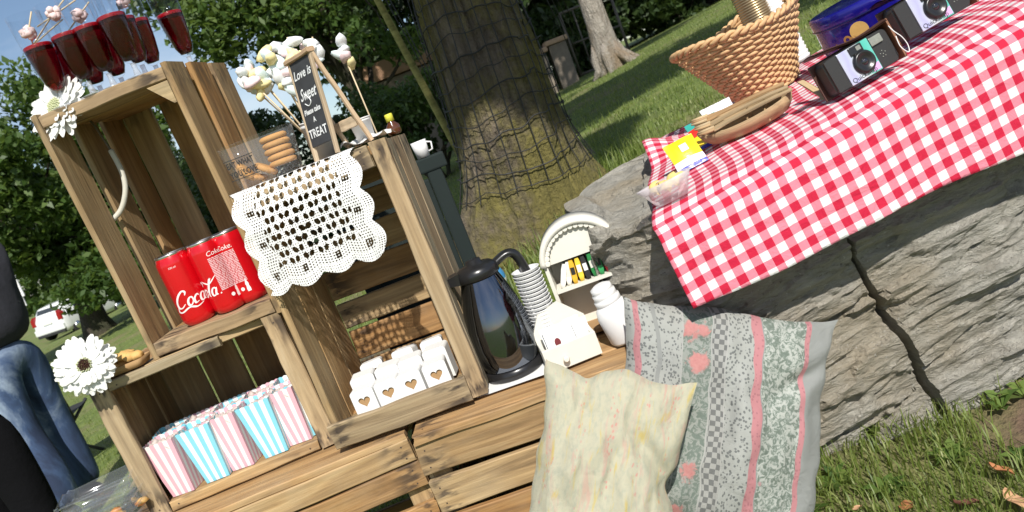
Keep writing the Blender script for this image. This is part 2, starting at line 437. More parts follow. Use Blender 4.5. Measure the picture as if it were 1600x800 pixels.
M_WIRE = plain('black_wire', (0.022, 0.022, 0.02), 0.5, bump=0)
net = thing('wire_netting', 'black square wire netting wrapped round the mossy tree trunk', 'netting', TM(*TB))
mb = MB(); mh = MB()
def zj(th, k): return 0.016*math.sin(th*2.1+k*0.6)+0.022*mn.noise(Vector((math.cos(th)*3, math.sin(th)*3, k*2.7)))
nv = 24
for k in range(nv):
    th0 = 2*PI*k/nv
    pts = [trp(th0+0.05*mn.noise(Vector((k*3.3, z*2, 0)))+0.03*math.sin(z*2.2), z, 0.014+0.012*abs(mn.noise(Vector((k, z*3, 2))))) for z in np.linspace(0.18, 2.3, 34)]
    mb.tube(pts, 0.0020, 4, cap=False)
for k in range(31):
    z0 = 0.19+k*0.068
    pts = [trp(th, z0+zj(th, k), 0.016+0.012*abs(mn.noise(Vector((k*2.2, th*3, 1))))) for th in np.linspace(0, 2*PI, 72, endpoint=False)]
    mh.tube(pts, 0.0028 if k % 2 else 0.0020, 4, closed=True)
for k in range(4):      # loose wire ends standing off to the right
    a = trp(-0.3, 0.75+.07*k)
    mh.tube([a+Vector((.03, 0, .25)), a+Vector((0.10+.012*k, 0, .1)), a+Vector((.14+.012*k, .01, -.28))], 0.0014, 4)
mb.build('upright_wire', M_WIRE, net); mh.build('cross_wire', M_WIRE, net)

g = G('mossy_stake'); a_ = g.noise(g.obj((4, 60, 60)), 1, 4)
g.bsdf(g.ramp(a_, [(0.3, (0.14, 0.13, 0.03)), (0.7, (0.34, 0.31, 0.10))]), 0.8, g.bump(a_, 0.4, 0.004)); M_STAKE = g.m
p0, p1 = at(590, 0, 3.22), at(706, 217, 3.22); dv = (p1-p0)
sk = thing('tree_stake', 'slim yellow green wooden stake leaning beside the mossy trunk', 'stake', TM(*(p0+dv*2.0)))
mb = MB(); b0 = p0+dv*2.0
mb.tube([p0-dv*1.2-b0, p0-b0, p1-b0, Vector((0, 0, 0))], [.012, .0145, .0155, .016], 10); mb.build('pole', M_STAKE, sk)
mb = MB()
for s_ in (0.016, 0.03):
    mb.tube([p0-dv*1.2-b0+Vector((s_, .02, 0)), p0-b0+Vector((s_+.012, .02, 0)), p0+dv*.5-b0+Vector((s_+.016, .02, 0)), p1-b0+Vector((s_*.6, .02, 0))], .002, 4)
mb.build('tie_wire', M_WIRE, sk)

# ---- other trees
tree('pale_trunk_tree', 'tree with pale grey trunk and spreading roots on the far lawn', (1.79, 9, gz(1.79, 9)), 4.4, 0.098,
     (0.6, 0.2, 6.6), (3.6, 3.6, 2.6), 60, .8, 34000, .17, M_LEAF, M_BARKG, 21)
_pt = bpy.data.objects['pale_trunk_tree'] if 'pale_trunk_tree' in bpy.data.objects else None
mb = MB()
for k, a_ in enumerate((-.1, .9, 2.2, 3.3, 4.4, 5.4)):
    L = .38 if k in (0, 5) else .22
    d = Vector((math.cos(a_), math.sin(a_), 0))
    mb.tube([d*.08+Vector((0, 0, .38)), d*.15+Vector((0, 0, .16)), d*L*.7+Vector((0, 0, .05)), d*L*1.15+Vector((0, 0, -.05))], [.045, .060, .05, .02], 8)
mb.build('root', M_BARKG, _pt)
tree('leafy_tree', 'broad sunlit leafy tree left of the crates', (-8.2, 16, gz(-8.2, 16)), 2.2, 0.2, (0.1, -.6, 3.05), (2.9, 2.4, 1.75), 90, .58, 52000, .15, M_LEAF, M_BARKD, 31,
     low=[(1.0, -1.8, .95, .6), (1.7, -1.6, .9, .6), (1.4, -1.2, 1.5, .7), (2.3, -1.0, 1.2, .6)])
tree('overhanging_tree', 'tall dark tree whose boughs hang behind the marshmallow sticks', (-1.3, 15.5, gz(-1.3, 15.5)), 3.0, 0.17, (-1.0, 0, 4.6), (2.3, 2.3, 2.0), 46, .62, 17000, .15, M_LEAF, M_BARKD, 41, limbs=18,
     low=[(-2.9, -.3, 4.3, .6), (-2.2, -.4, 4.9, .6), (-1.2, -.6, 2.6, .5), (.2, -.6, 2.5, .6), (.9, -.4, 2.2, .5), (-.3, -.3, 3.1, .6), (-3.3, 0, 5.2, .6)], lean=(-.5, 0))
def wood_tree(px, py, seed, label, name='woodland_tree', sc=1.0):
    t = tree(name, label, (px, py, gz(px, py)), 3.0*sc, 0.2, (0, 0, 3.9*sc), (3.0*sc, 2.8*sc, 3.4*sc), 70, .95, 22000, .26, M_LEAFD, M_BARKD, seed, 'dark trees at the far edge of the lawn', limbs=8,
             low=[(-1.6, -1.0, .9, 1.0), (.2, -1.6, 1.0, 1.0), (1.7, -1.0, .9, 1.0)])
    return t
w0 = wood_tree(3.2, 20.5, 51, 'dark dense tree behind the low gate, right of the mossy trunk')
for k, (x, y, s_, rz, lb) in enumerate([
    (6.2, 20.5, 1.15, 70, 'dark dense tree at the far lawn edge above the wicker basket'),
    (11.0, 22, 1.25, 150, 'dark dense tree at the lawn edge far to the right'),
    (9.0, 27, 1.5, 40, 'tall dark tree in the second row above the wicker basket'), (4.6, 26, 1.5, 190, 'tall dark tree in the second row behind the pale trunk'),
    (0.2, 24, 1.05, 220, 'dark dense tree behind the chalkboard sign and boughs'),
    (-12.6, 31, 1.0, 300, 'dark green tree standing behind the white car'),
    (-20.5, 42, 1.05, 20, 'dark green tree to the left beyond the white car'),
    (-16.5, 44, 1.05, 20, 'dark green tree right above the white car roof')]):
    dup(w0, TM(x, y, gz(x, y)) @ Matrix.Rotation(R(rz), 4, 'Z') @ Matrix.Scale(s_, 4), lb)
def bush(name, label, c, radii, n, size, lm, seed, ncl=26):
    t = thing(name, label, 'bush', TM(c[0], c[1], gz(c[0], c[1])))
    cc, rr = clumps((0, 0, c[2]), radii, ncl, seed, min(radii)*.42, .4)
    v, f, rd = leaves(n, cc, rr, size, seed); bulk('foliage', v, f, lm, rd, t)
    mb = MB()
    for k in range(7): limb(mb, (0.1*math.cos(k), 0.1*math.sin(k), -.1), cc[k*3], .025, .006, seed+k)
    mb.build('stem', M_BARKD, t); return t
bush('clipped_bush', 'rounded clipped bush on the lawn left of the mossy trunk', (-.42, 8.3, .62), (.95, .6, .62), 16000, .06, M_LEAFH, 61)
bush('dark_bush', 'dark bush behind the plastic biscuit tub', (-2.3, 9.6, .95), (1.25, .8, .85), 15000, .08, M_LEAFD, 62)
bush('yellowish_shrub', 'bright yellowish shrub above the white parked car', (-19.6, 38.5, 1.6), (4.2, 1.5, 1.9), 9000, .3, M_LEAF, 63)
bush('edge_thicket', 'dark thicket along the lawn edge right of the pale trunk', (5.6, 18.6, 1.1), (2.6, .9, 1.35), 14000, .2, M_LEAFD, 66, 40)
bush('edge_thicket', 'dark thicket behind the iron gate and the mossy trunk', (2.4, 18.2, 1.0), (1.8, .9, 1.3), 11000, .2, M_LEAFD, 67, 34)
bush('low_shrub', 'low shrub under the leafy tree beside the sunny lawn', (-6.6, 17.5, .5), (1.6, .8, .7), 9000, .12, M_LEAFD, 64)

# ---- grass
def blades(name, pts, length, width, seed, label, bend=0.5):
    r = np.random.default_rng(seed); n = len(pts); z = gzs(pts[:, :2])
    b = np.c_[pts[:, :2], z-0.004]; a = r.random(n)*2*PI
    L = length*(0.45+0.9*r.random(n)); lean = bend*r.random(n)
    d = np.c_[np.cos(a), np.sin(a), np.zeros(n)]; s_ = np.c_[-np.sin(a), np.cos(a), np.zeros(n)]
    up = np.array([0, 0, 1.0]); w = (width*(0.6+0.8*r.random(n)))[:, None]
    m1 = b+up*(L*0.55)[:, None]+d*(L*lean*0.28)[:, None]; t = b+up*(L*(1-0.35*lean))[:, None]+d*(L*lean*0.95)[:, None]
    v = np.stack([b-s_*w/2, b+s_*w/2, m1+s_*w*0.42, t+s_*w*.04, t-s_*w*.04, m1-s_*w*0.42], 1).reshape(-1, 3)
    k = np.arange(n)[:, None]*6; f = np.concatenate([k+np.array([[0, 1, 2, 5]]), k+np.array([[5, 2, 3, 4]])], 0)
    rd = np.repeat(np.clip(r.normal(0.42, 0.25, n), 0, 1), 6)
    o = bulk(name, v, f, M_GRASS, rd); tag(o, label, 'grass', kind='stuff'); return o
q = rng.random((26000, 2))*np.array([1.25, 0.72])+np.array([0.06, 0.58])
dd = np.hypot((q[:, 0]-.645)/1.3, q[:, 1]-1.0)
q = q[(dd > 0.075+0.05*rng.random(len(q))) & (rng.random(len(q)) < .75)]
blades('grass', q, 0.042, 0.0021, 71, 'short sunlit grass growing at the foot of the grey rock', .9)
y = np.exp(rng.uniform(math.log(1.5), math.log(26), 190000)); x = (rng.random(len(y))*1.75-0.95)*y
blades('lawn_grass', np.c_[x, y], 0.030, 0.0042, 72, 'mown park lawn stretching behind the crates and rock', .8)
q = np.array([TB.x, TB.y])+np.array([[math.cos(t_), math.sin(t_)] for t_ in rng.random(3000)*2*PI])*(0.27+0.35*rng.random((3000, 1)))
blades('tuft_grass', q, 0.09, 0.004, 73, 'longer grass tufts around the foot of the mossy trunk', .9)

# ---- gate with stone pillars, roof behind the hedge
M_STONE = plain('pillar_stone', (0.20, 0.165, 0.13), 0.9, .3, 14, .6, .01)
M_CAP = plain('pillar_cap', (0.42, 0.28, 0.18), 0.85, .2, 20, .4, .006)
M_IRON = plain('gate_iron', (0.10, 0.085, 0.07), 0.6, .2, 30, .2)
gy = 15.2
gx0, gx1 = at(842, 100, gy).x, at(874, 85, gy).x
for k, (xx, lb) in enumerate(((gx0, 'short stone gate pillar with pale cap nearest the mossy trunk'), (gx1, 'stone gate pillar with pale cap joined to the iron gate'))):
    t = thing('gate_pillar', lb, 'pillar', TM(xx, gy, gz(xx, gy)), 'stone pillars of the park gate')
    hh = at(842 if k == 0 else 874, 82 if k == 0 else 62, gy).z-gz(xx, gy)
    mb = MB(); mb.cbox((0, 0, hh/2-.1), (.34, .34, hh+.1), .02); mb.build('shaft', M_STONE, t)
    mb = MB(); mb.cbox((0, 0, hh), (.44, .44, .09), .02); mb.build('cap', M_CAP, t)
gt = thing('iron_gate', 'dark iron gate with square bars beside the stone pillar', 'gate', TM(gx1+.25, gy, gz(gx1+.25, gy)))
mb = MB()
hh = 1.25
for (a_, b_) in (((0, 0, .05), (0, 0, hh)), ((1.0, 0, .05), (1.0, 0, hh)), ((0, 0, .08), (1, 0, .08)), ((0, 0, hh), (1, 0, hh))): mb.tube([a_, b_], .028, 6)
mb.build('frame', M_IRON, gt)
for k in range(3):
    mb = MB(); mb.tube([(.25+.25*k, 0, .08), (.25+.25*k, 0, hh)], .016, 6); mb.build('bar', M_IRON, gt)
mb = MB(); mb.tube([(0, 0, .66), (1, 0, .66)], .02, 6); mb.build('bar', M_IRON, gt)
M_ROOF = plain('roof_tile', (0.34, 0.20, 0.12), 0.85, .25, 9, .5, .02)
rp = at(610, 118, 17)
t = thing('garden_shed', 'small shed with brown sloping roof behind the clipped bush', 'shed', TM(rp.x+.3, 17, gz(rp.x+.3, 17)))
hz = rp.z-gz(rp.x+.3, 17)
mb = MB(); mb.box((0, .6, hz/2-.1), (1.7, 1.1, hz+.1)); mb.build('wall', M_STONE, t)
mb = MB(); mb.prism([(-1.0, hz-.02), (1.0, hz-.02), (0.75, hz+.34), (-.75, hz+.34)], -.05, 1.25); mb.build('roof', M_ROOF, t)
# ================================================================== CRATES
M_W1 = wood('crate_wood', (0.21, 0.110, 0.038), (0.42, 0.252, 0.095), (0.54, 0.370, 0.17))
M_W2 = wood('weathered_wood', (0.14, 0.078, 0.032), (0.37, 0.222, 0.088), (0.51, 0.35, 0.165), stain=0.95)
M_W3 = wood('weathered_front_wood', (0.20, 0.135, 0.070), (0.40, 0.295, 0.165), (0.52, 0.415, 0.265), stain=1.0)
M_NAIL = plain('rusty_nail', (0.05, 0.035, 0.03), 0.6, bump=0)
_pk = [0]
def plank(parent, M, L, W, T, mat=None, name='plank', rough=1.0, nails=True, bow=0.0, ends=0.002):
    "board centred at M, length along local X, width along local Y, thickness along local Z"
    _pk[0] += 1; sd = _pk[0]*1.37; c = min(0.0016, T*.25); nx = 12; mb = MB()
    sec = [(-W/2+c, -T/2), (W/2-c, -T/2), (W/2, -T/2+c), (W/2, T/2-c), (W/2-c, T/2), (-W/2+c, T/2), (-W/2, T/2-c), (-W/2, -T/2+c)]
    vs = []; uv = []
    for i in range(nx+1):
        t = i/nx; x = (t-.5)*L
        wob = 0.0009*rough*mn.noise(Vector((t*4, sd, 0))); wb = 0.0011*rough*mn.noise(Vector((t*5, sd, 3))); wc = 0.0011*rough*mn.noise(Vector((t*5, sd, 9)))
        if i in (0, nx): ex = [ends*mn.noise(Vector((sd, k*1.9, i))) for k in range(8)]
        else: ex = [0]*8
        for k, (yy, zz) in enumerate(sec):
            y2 = yy+(wb if yy < 0 else wc); z2 = zz+wob+bow*math.sin(PI*t)
            vs.append((x+ex[k], y2, z2)); uv.append((min(t, 1-t)*L, yy))
    fs = [(i*8+k, i*8+(k+1) % 8, (i+1)*8+(k+1) % 8, (i+1)*8+k) for i in range(nx) for k in range(8)]
    fs += [tuple(range(7, -1, -1)), tuple(nx*8+k for k in range(8))]
    mb.add(vs, fs, uv=uv, smooth=False)
    if nails:
        r = random.Random(_pk[0])
        for s_ in (-1, 1):
            for k in range(2 if W > .03 else 1):
                yy = (k*2-1)*W*.26 if W > .03 else 0
                for zz in (-1, 1):
                    c0 = Vector((s_*(L/2-.010-.004*r.random()), yy+.004*(r.random()-.5), zz*(T/2+.0002)))
                    n = 6; b = len(mb.v)
                    mb.add([c0+Vector((.0013*math.cos(2*PI*j/n), .0013*math.sin(2*PI*j/n), zz*.0005)) for j in range(n)], [tuple(range(n)) if zz > 0 else tuple(range(n-1, -1, -1))], mi=1, smooth=False)
    return mb.build(name, [mat or M_W1, M_NAIL], parent, M)
RX90 = Matrix.Rotation(R(90), 4, 'X'); RY90 = Matrix.Rotation(R(-90), 4, 'Y'); RZ90 = Matrix.Rotation(R(90), 4, 'Z')
# orientation matrices: (length axis, width axis)
def ori(l, w):
    a = {'x': Vector((1, 0, 0)), 'y': Vector((0, 1, 0)), 'z': Vector((0, 0, 1))}
    X, Y = a[l], a[w]; Z = X.cross(Y)
    return Matrix(((X.x, Y.x, Z.x, 0), (X.y, Y.y, Z.y, 0), (X.z, Y.z, Z.z, 0), (0, 0, 0, 1)))
def pl(parent, c, l, w, L, W, T, mat=None, rz=0.0, **kw):
    return plank(parent, TM(*c) @ ori(l, w) @ Matrix.Rotation(R(rz), 4, 'Z'), L, W, T, mat, **kw)

# ---- A: tall open crate standing on the lower left crate (cans inside)
FA = frame((-.566, 1.206, 1.0405), -5.0, 2.2, -0.2)
Aw, Ad, Ah = .214, .247, .392
cA = thing('wooden_crate', 'tall open slatted crate with cola cans inside and red drinks on top', 'crate', FA, 'open wooden fruit crates')
t_ = .009
for k in range(3):
    pl(cA, (-.0045+t_, .036+k*.086, Ah/2), 'z', 'y', Ah, .066, t_)                       # left wall
    pl(cA, (Aw+.0045-t_+.001, .036+k*.0865, Ah/2), 'z', 'y', Ah, (.064, .067, .066)[k], t_, rz=(0, .7, -.6)[k])  # right wall
    pl(cA, (.036+.071*k, Ad-.004, Ah/2-.001), 'z', 'x', Ah-.004, (.052, .056, .058)[k], t_)             # back
for zc, nm in ((.013, 'b'), (Ah-.013, 't')):
    gaps = (.0785, .0785, .0785) if nm == 'b' else (.0735, .075, .0745)
    for k in range(3):
        pl(cA, (Aw/2, .043+k*.081, zc), 'x', 'y', Aw-.0195, gaps[k], .018 if nm == 't' else .022, M_W3 if k == 0 else M_W1, rough=2.0 if k == 0 else 1.0)
for (xx, yy, sx, sy) in ((Aw-.009, .006, -1, 1),):
    mb = MB(); vs = [(xx, yy, Ah-.024), (xx+sx*.032, yy, Ah-.024), (xx, yy+.03, Ah-.024), (xx, yy, Ah-.056), (xx+sx*.004, yy, Ah-.056), (xx, yy+.03, Ah-.056)]
    mb.add(vs, [(0, 1, 2), (0, 3, 4, 1), (1, 4, 5, 2), (0, 2, 5, 3), (3, 5, 4)], smooth=False); mb.build('corner_block', M_W1, cA)
M_ROPE = plain('grey_sleeve', (0.50, 0.48, 0.41), 0.6, .2, 60, .3)
M_CORD = plain('thin_cord', (0.12, 0.10, 0.07), 0.8)
def locw(Fm, p): return Fm.inverted() @ p
def ropes(parent, Fm, px, n0, n1, y0, y1, r=.0042):
    pts = [locw(Fm, at(x, y, y0+(y1-y0)*i/(len(px)-1))) for i, (x, y) in enumerate(px)]
    def cr(P, t):
        i = min(int(t), len(P)-2); u = t-i
        a, b, c_, d = P[max(i-1, 0)], P[i], P[i+1], P[min(i+2, len(P)-1)]
        return .5*((2*b)+(c_-a)*u+(2*a-5*b+4*c_-d)*u*u+(3*b-a-3*c_+d)*u**3)
    full = [cr(pts, k*(len(pts)-1)/40) for k in range(41)]
    mb = MB(); mb.tube(full, .0018, 6); h = mb.build('rope', M_CORD, parent)
    mb = MB(); mb.tube(full[int(40*n0):int(40*n1)+1], r, 10); mb.build('sleeve', M_ROPE, h)
ropes(cA, FA, [(112, 178), (140, 188), (160, 215), (176, 240), (191, 270), (196, 298), (189, 328), (172, 347)], .42, 1.0, 1.30, 1.27)

# ---- B: lower left crate, lying on its side (popcorn boxes inside)
FB = frame((-.658, 1.178, .8135), 3.4, 0, -1.0)
Bw, Bd, Bh = .304, .25, .226
cB = thing('wooden_crate', 'low open crate with striped popcorn boxes, under the crate of cans', 'crate', FB, 'open wooden fruit crates')
pl(cB, (.0145, .006, Bh/2), 'z', 'x', Bh-.002, .029, .012, M_W3, rough=2.0)
pl(cB, (Bw-.0145, .006, Bh/2), 'z', 'x', Bh-.002, .029, .012, M_W3, rough=2.0)
for k in range(3):
    pl(cB, (.0055, .056+.083*k, Bh/2), 'z', 'y', Bh-.004, .077, t_)
for k in range(2):
    pl(cB, (Bw-.0055, .083+.105*k, Bh/2), 'z', 'y', Bh-.004, .074, t_)
for k in range(4):
    pl(cB, (.046+.0712*k, Bd-.005, Bh/2), 'z', 'x', Bh-.006, .066, t_)
for zc in (.008, Bh-.008):
    for k in range(3):
        pl(cB, (Bw/2-.001, .055+k*.079, zc), 'x', 'y', Bw-.022, .077, .014)
pl(cB, (.118, .0055, Bh-.0085), 'x', 'z', .176, .015, .010, M_W3)
pl(cB, (Bw/2, .0055, .0085), 'x', 'z', Bw-.062, .016, .010)
ropes(cB, FB, [(208, 610), (219, 645), (229, 672), (234, 697), (246, 725), (247, 742), (236, 751), (224, 755)], .38, .86, 1.30, 1.24, .0036)

# ---- C: tall crate on the right (heart boxes inside, lace over the front)
FC = frame((-.343, 1.152, .824), -3.2, 0.4, 0.0)
Cw, Cd, Ch = .237, .245, .402
cC = thing('wooden_crate', 'tall open crate with lace doily over its front and white heart boxes inside', 'crate', FC, 'open wooden fruit crates')
for k, (yy, wd) in enumerate(((.037, .070), (.115, .080), (.199, .082))):
    pl(cC, (.0055, yy, Ch/2), 'z', 'y', Ch-.002, wd, .010)
pl(cC, (Cw-.0125, .0125, Ch/2), 'z', 'x', Ch, .025, .023, M_W3, rough=2.2)
for k, (yy, wd) in enumerate(((.048, .044), (.112, .078), (.196, .082))):
    pl(cC, (Cw-.0055, yy, Ch/2-.001), 'z', 'y', Ch-.004, wd, .010, M_W3)
nb = 7
for k in range(nb):
    hh = .0495+.004*math.sin(k*2.3)
    pl(cC, (Cw/2, Cd-.006, .030+k*.0565), 'x', 'z', Cw-.024, hh, .009, M_W2, rz=.5*math.sin(k*4.1))
for k in range(3):
    pl(cC, (Cw/2-.002, .046+k*.075, .010), 'x', 'y', Cw-.026, .073, .014)
    pl(cC, (Cw/2-.002, .046+k*.075, Ch-.010), 'x', 'y', Cw-.026, .0735, .014)
pl(cC, ((Cw-.026)/2, -.0065, .020), 'x', 'z', Cw-.020, .038, .011, M_W3, rough=2.0)
pl(cC, ((Cw-.026)/2+.005, .0045, Ch-.0175), 'x', 'z', Cw-.040, .033, .009, M_W3)

# ---- D, E: base crates lying on the grass
def base_crate(Fm, w, d, h, label, rows, top, seed):
    c = thing('base_crate', label, 'crate', Fm, 'base crates lying on the grass')
    z = h-.012
    for k, (hh, gap, rz) in enumerate(rows):
        z -= hh/2; pl(c, (w/2, .006, z), 'x', 'z', w, hh, .011, M_W2, rz=rz, rough=2.2, ends=.004); z -= hh/2+gap
    for k in range(3):
        pl(c, (w/2, d-.006, h*.2+k*h*.3), 'x', 'z', w, h*.24, .011, M_W2)
    nt = top
    for k in range(nt):
        pl(c, (w/2, (k+.5)*d/nt, h-.006), 'x', 'y', w-.004, d/nt-.006, .011, M_W2, rough=2)
    for xx in (.02, w-.02):
        for yy in (.024, d-.024): pl(c, (xx, yy, (h-.014)/2), 'z', 'x', h-.03, .03, .02, M_W2, name='corner_post')
        for k in range(3): pl(c, (xx+(.014 if xx > .1 else -.014), d/2, h*.18+k*h*.3), 'y', 'z', d-.03, h*.22, .010, M_W2)
    return c
cD = base_crate(frame((-.715, 1.112, .8125-.36), 1.6, 0, -.5), .478, .36, .36, 'weathered base crate under the popcorn crate, left of the seam', [(.036, .004, .7), (.040, .022, 1.1), (.060, .012, .2), (.06, .02, 0), (.06, .02, 0)], 4, 1)
cE = base_crate(frame((-.234, 1.094, .818-.37), -3.5, 0, .8), .385, .30, .37, 'weathered base crate under the coffee jug, beside the yellow pillow', [(.052, .009, -.3), (.052, .008, .2), (.055, .008, 0), (.06, .015, 0), (.06, .02, 0)], 4, 2)
o = pl(cE, (.1925, .003, .364), "x", "z", .378, .013, .016, M_W2, rough=3, ends=.005)
# ================================================================== THINGS ON AND IN THE CRATES
from mathutils.geometry import tessellate_polygon
def crspline(P, n):
    P = [Vector(p) for p in P]; out = []
    for k in range(n+1):
        t = k*(len(P)-1)/n; i = min(int(t), len(P)-2); u = t-i
        a, b, c_, d = P[max(i-1, 0)], P[i], P[i+1], P[min(i+2, len(P)-1)]
        out.append(.5*((2*b)+(c_-a)*u+(2*a-5*b+4*c_-d)*u*u+(3*b-a-3*c_+d)*u**3))
    return out
def text_vf(body, size, shear=0.0, align='LEFT', bold=0.0):
    cu = bpy.data.curves.new('txt', 'FONT'); cu.body = body; cu.size = size; cu.shear = shear; cu.align_x = align; cu.resolution_u = 3; cu.offset = bold; cu.fill_mode = 'FRONT'
    o = bpy.data.objects.new('txt', cu); me = bpy.data.meshes.new_from_object(o)
    vs = [v.co.copy() for v in me.vertices]; fs = [tuple(p.vertices) for p in me.polygons]
    bpy.data.objects.remove(o); bpy.data.curves.remove(cu); bpy.data.meshes.remove(me)
    return vs, fs
def thin(name, tint=(1, 1, 1), refl=0.08, rough=0.03, op=0.06):
    "thin clear glass or plastic"
    g = G(name); lw = g.n('LayerWeight', {'Blend': 0.35}).outputs['Facing']
    f = g.math('MULTIPLY_ADD', g.math('POWER', lw, 4.5), 0.7, refl)
    tr = g.n('BsdfTransparent', {0: (*tint, 1)}).outputs[0]; gl = g.n('BsdfGlossy', {'Color': (.95, .96, 1, 1), 'Roughness': rough}).outputs[0]
    df = g.n('BsdfDiffuse', {0: (.8, .82, .84, 1)}).outputs[0]
    s1 = g.n('MixShader', {0: op, 1: tr, 2: df}).outputs[0]
    return g.surf(g.n('MixShader', {0: f, 1: s1, 2: gl}).outputs[0])
M_GLASS = thin('drinking_glass', (.985, .99, .995), .012, .02, .0)
M_STEM = thin('glass_stem', (.94, .95, .97), .16, .03, .22)
M_PLASTIC = thin('clear_plastic', (.97, .975, .98), .045, .05, .05)
g = G('red_drink'); g.bsdf((0.17, 0.001, 0.004), 0.02, **{'IOR': 1.33, 'Transmission Weight': .92}); M_DRINK = g.m
g = G('drink_lit_top'); g.bsdf((0.24, 0.002, 0.006), 0.12, **{'Subsurface Weight': 0.3, 'Subsurface Radius': (.01, .001, .001)}); M_DRINKLIT = g.m  # brighter red: light passing through the drink's thin top, put into the colour
M_WHITE = plain('white_paper', (0.74, 0.74, 0.73), 0.7, .03, 30, .1)
M_STICK = plain('pale_stick', (0.62, 0.50, 0.33), 0.7, .15, 60)
M_PINKP = plain('pink_popcorn', (0.80, 0.60, 0.58), 0.7, .15, 200, .4)
# ---- drinks
def make_glass(M, label):
    t = thing('champagne_glass', label, 'glass', M, 'glasses of red drink on the crate')
    mb = MB()
    mb.lathe([(.0036, .021), (.0095, .0255), (.0140, .036), (.0175, .058), (.0205, .090), (.0232, .134), (.0228, .134), (.0201, .090), (.0171, .058), (.0136, .036), (.009, .0262), (.001, .0252)], 28, cap=(True, False))
    mb.build('bowl', M_GLASS, t)
    mb = MB(); mb.lathe([(.0195, 0), (.0195, .0012), (.0050, .0042), (.0034, .013), (.0037, .0208)], 28); mb.build('stem', M_STEM, t)
    mb = MB(); mb.lathe([(.001, .0254), (.0088, .0264), (.0134, .0363), (.0169, .058), (.0190, .080), (.01965, .0885), (.0185, .0893), (.001, .0893)], 28, cap=(True, True)); lq = mb.build('drink', M_DRINK, t)
    mb = MB(); mb.lathe([(.01945, .0850), (.01985, .0888), (.0190, .0902), (.001, .0906)], 24, cap=(False, True)); mb.build('drink_lit_top', M_DRINKLIT, lq)  # cap band painted as the lit upper edge of the drink
    return t
gl0 = None
gpos = [((106, 158), 0.020, 'glass of red drink at the left front corner of the crate top'),
        ((128, 160), 0.075, 'second glass of red drink from the left, set back behind the front one'),
        ((147, 134), 0.022, 'glass of red drink in the front row, next after the left corner glass'),
        ((168, 152), 0.090, 'glass of red drink set back, between the two middle front glasses'),
        ((180, 122), 0.026, 'glass of red drink in the front row, third from the left corner'),
        ((200, 134), 0.095, 'low looking glass of red drink behind the middle of the front row'),
        ((212, 92), 0.024, 'tallest looking glass of red drink at the right end of the front row'),
        ((228, 100), 0.065, 'glass of red drink just behind the right end glass'),
        ((250, 105), 0.110, 'glass of red drink at the right, in the second row'),
        ((298, 82), 0.150, 'lone glass of red drink standing apart at the back right')]
GL = []
for k, ((px, py), yl, lb) in enumerate(gpos):
    # foot on the crate top at local depth yl, lateral place from the sight line
    w = at(px, py, 1.206+yl); lx = locw(FA, w).x+.006
    M = FA @ TM(lx, yl, Ah-.004+.0005)
    if gl0 is None: gl0 = make_glass(M, lb); GL.append(gl0)
    else: GL.append(dup(gl0, M, lb))
def candy_stick(pt_ball, pt_end, pt_low, label, seed):
    b0 = Vector(pt_low); t = thing('candy_stick', label, 'candy stick', TM(*b0), 'popcorn sticks in the drinks')
    mb = MB(); mb.tube([b0-b0, Vector(pt_ball)-b0, Vector(pt_end)-b0], .0011, 6); mb.build('stick', M_STICK, t)
    mb = MB(); r = random.Random(seed); c = Vector(pt_ball)-b0
    for k in range(16):
        d = Vector((r.gauss(0, 1), r.gauss(0, 1), r.gauss(0, 1))).normalized()*.0065
        mb.blob(c+d, .0048+.0014*r.random(), sub=1, amp=.35, seed=seed+k)
    mb.build('popcorn_ball', M_PINKP, t)
candy_stick(at(44, 52, 1.20), at(49, 18, 1.195), at(75, 120, 1.235), 'pink popcorn ball on a stick in the left corner glass', 1)
candy_stick(at(84, 20, 1.22), at(104, -6, 1.215), at(52, 70, 1.225), 'large pink popcorn ball on a stick above the second glass', 2)
candy_stick(at(124, 24, 1.24), at(139, 3, 1.235), at(95, 66, 1.25), 'pink popcorn ball on a stick behind the rim of the third glass', 3)
candy_stick(at(190, 2, 1.27), at(200, -20, 1.27), at(180, 40, 1.29), 'pink popcorn ball at the rim of the tall glasses on the right', 4)
mb_s = [((118, 0), (58, 42)), ((98, 30), (50, 72))]
for k, (a_, b_) in enumerate(mb_s):
    p_, q_ = at(*a_, 1.26), at(*b_, 1.24); t = thing('straw', ('pale stick crossing behind the pink popcorn balls', 'pale stick lying across the left corner glass')[k], 'stick', TM(*q_), 'bare sticks across the glasses')
    mb = MB(); mb.tube([Vector((0, 0, 0)), p_-q_], .0012, 6); mb.build('stick', M_STICK, t)

# ---- gerbera flowers
g = G('white_petal'); a_ = g.noise(g.obj((60, 6, 6)), 3, 3)
pr = g.n('BsdfPrincipled', {'Base Color': (0.78, 0.78, 0.76, 1), 'Roughness': .6, 'Normal': g.bump(a_, .4, .001)}).outputs[0]
tr = g.n('BsdfTranslucent', {'Color': (.8, .82, .76, 1)}).outputs[0]
g.surf(g.n('MixShader', {0: .25, 1: pr, 2: tr}).outputs[0]); M_PETAL = g.m
M_BROWN = plain('dark_flower_eye', (0.07, 0.025, 0.015), 0.9, .4, 400, .6)
M_GREENC = plain('pale_green_calyx', (0.55, 0.58, 0.36), 0.8, .2, 200, .4)
def petal_mesh(L, W, cup):
    mb = MB()
    def fn(u, v):
        x = L*v; w = W*(0.25+0.95*math.sin(PI*min(v*.62+.16, 1))**1.0)*(1 if v < .9 else (1-(v-.9)*6))
        y = (u-.5)*w; return (x, y, cup*L*v*v-0.0009*math.cos((u-.5)*PI*3)+.15*L*cup*v)
    mb.grid(4, 7, fn); me = mb.mesh('petal'); me.materials.append(M_PETAL); return me
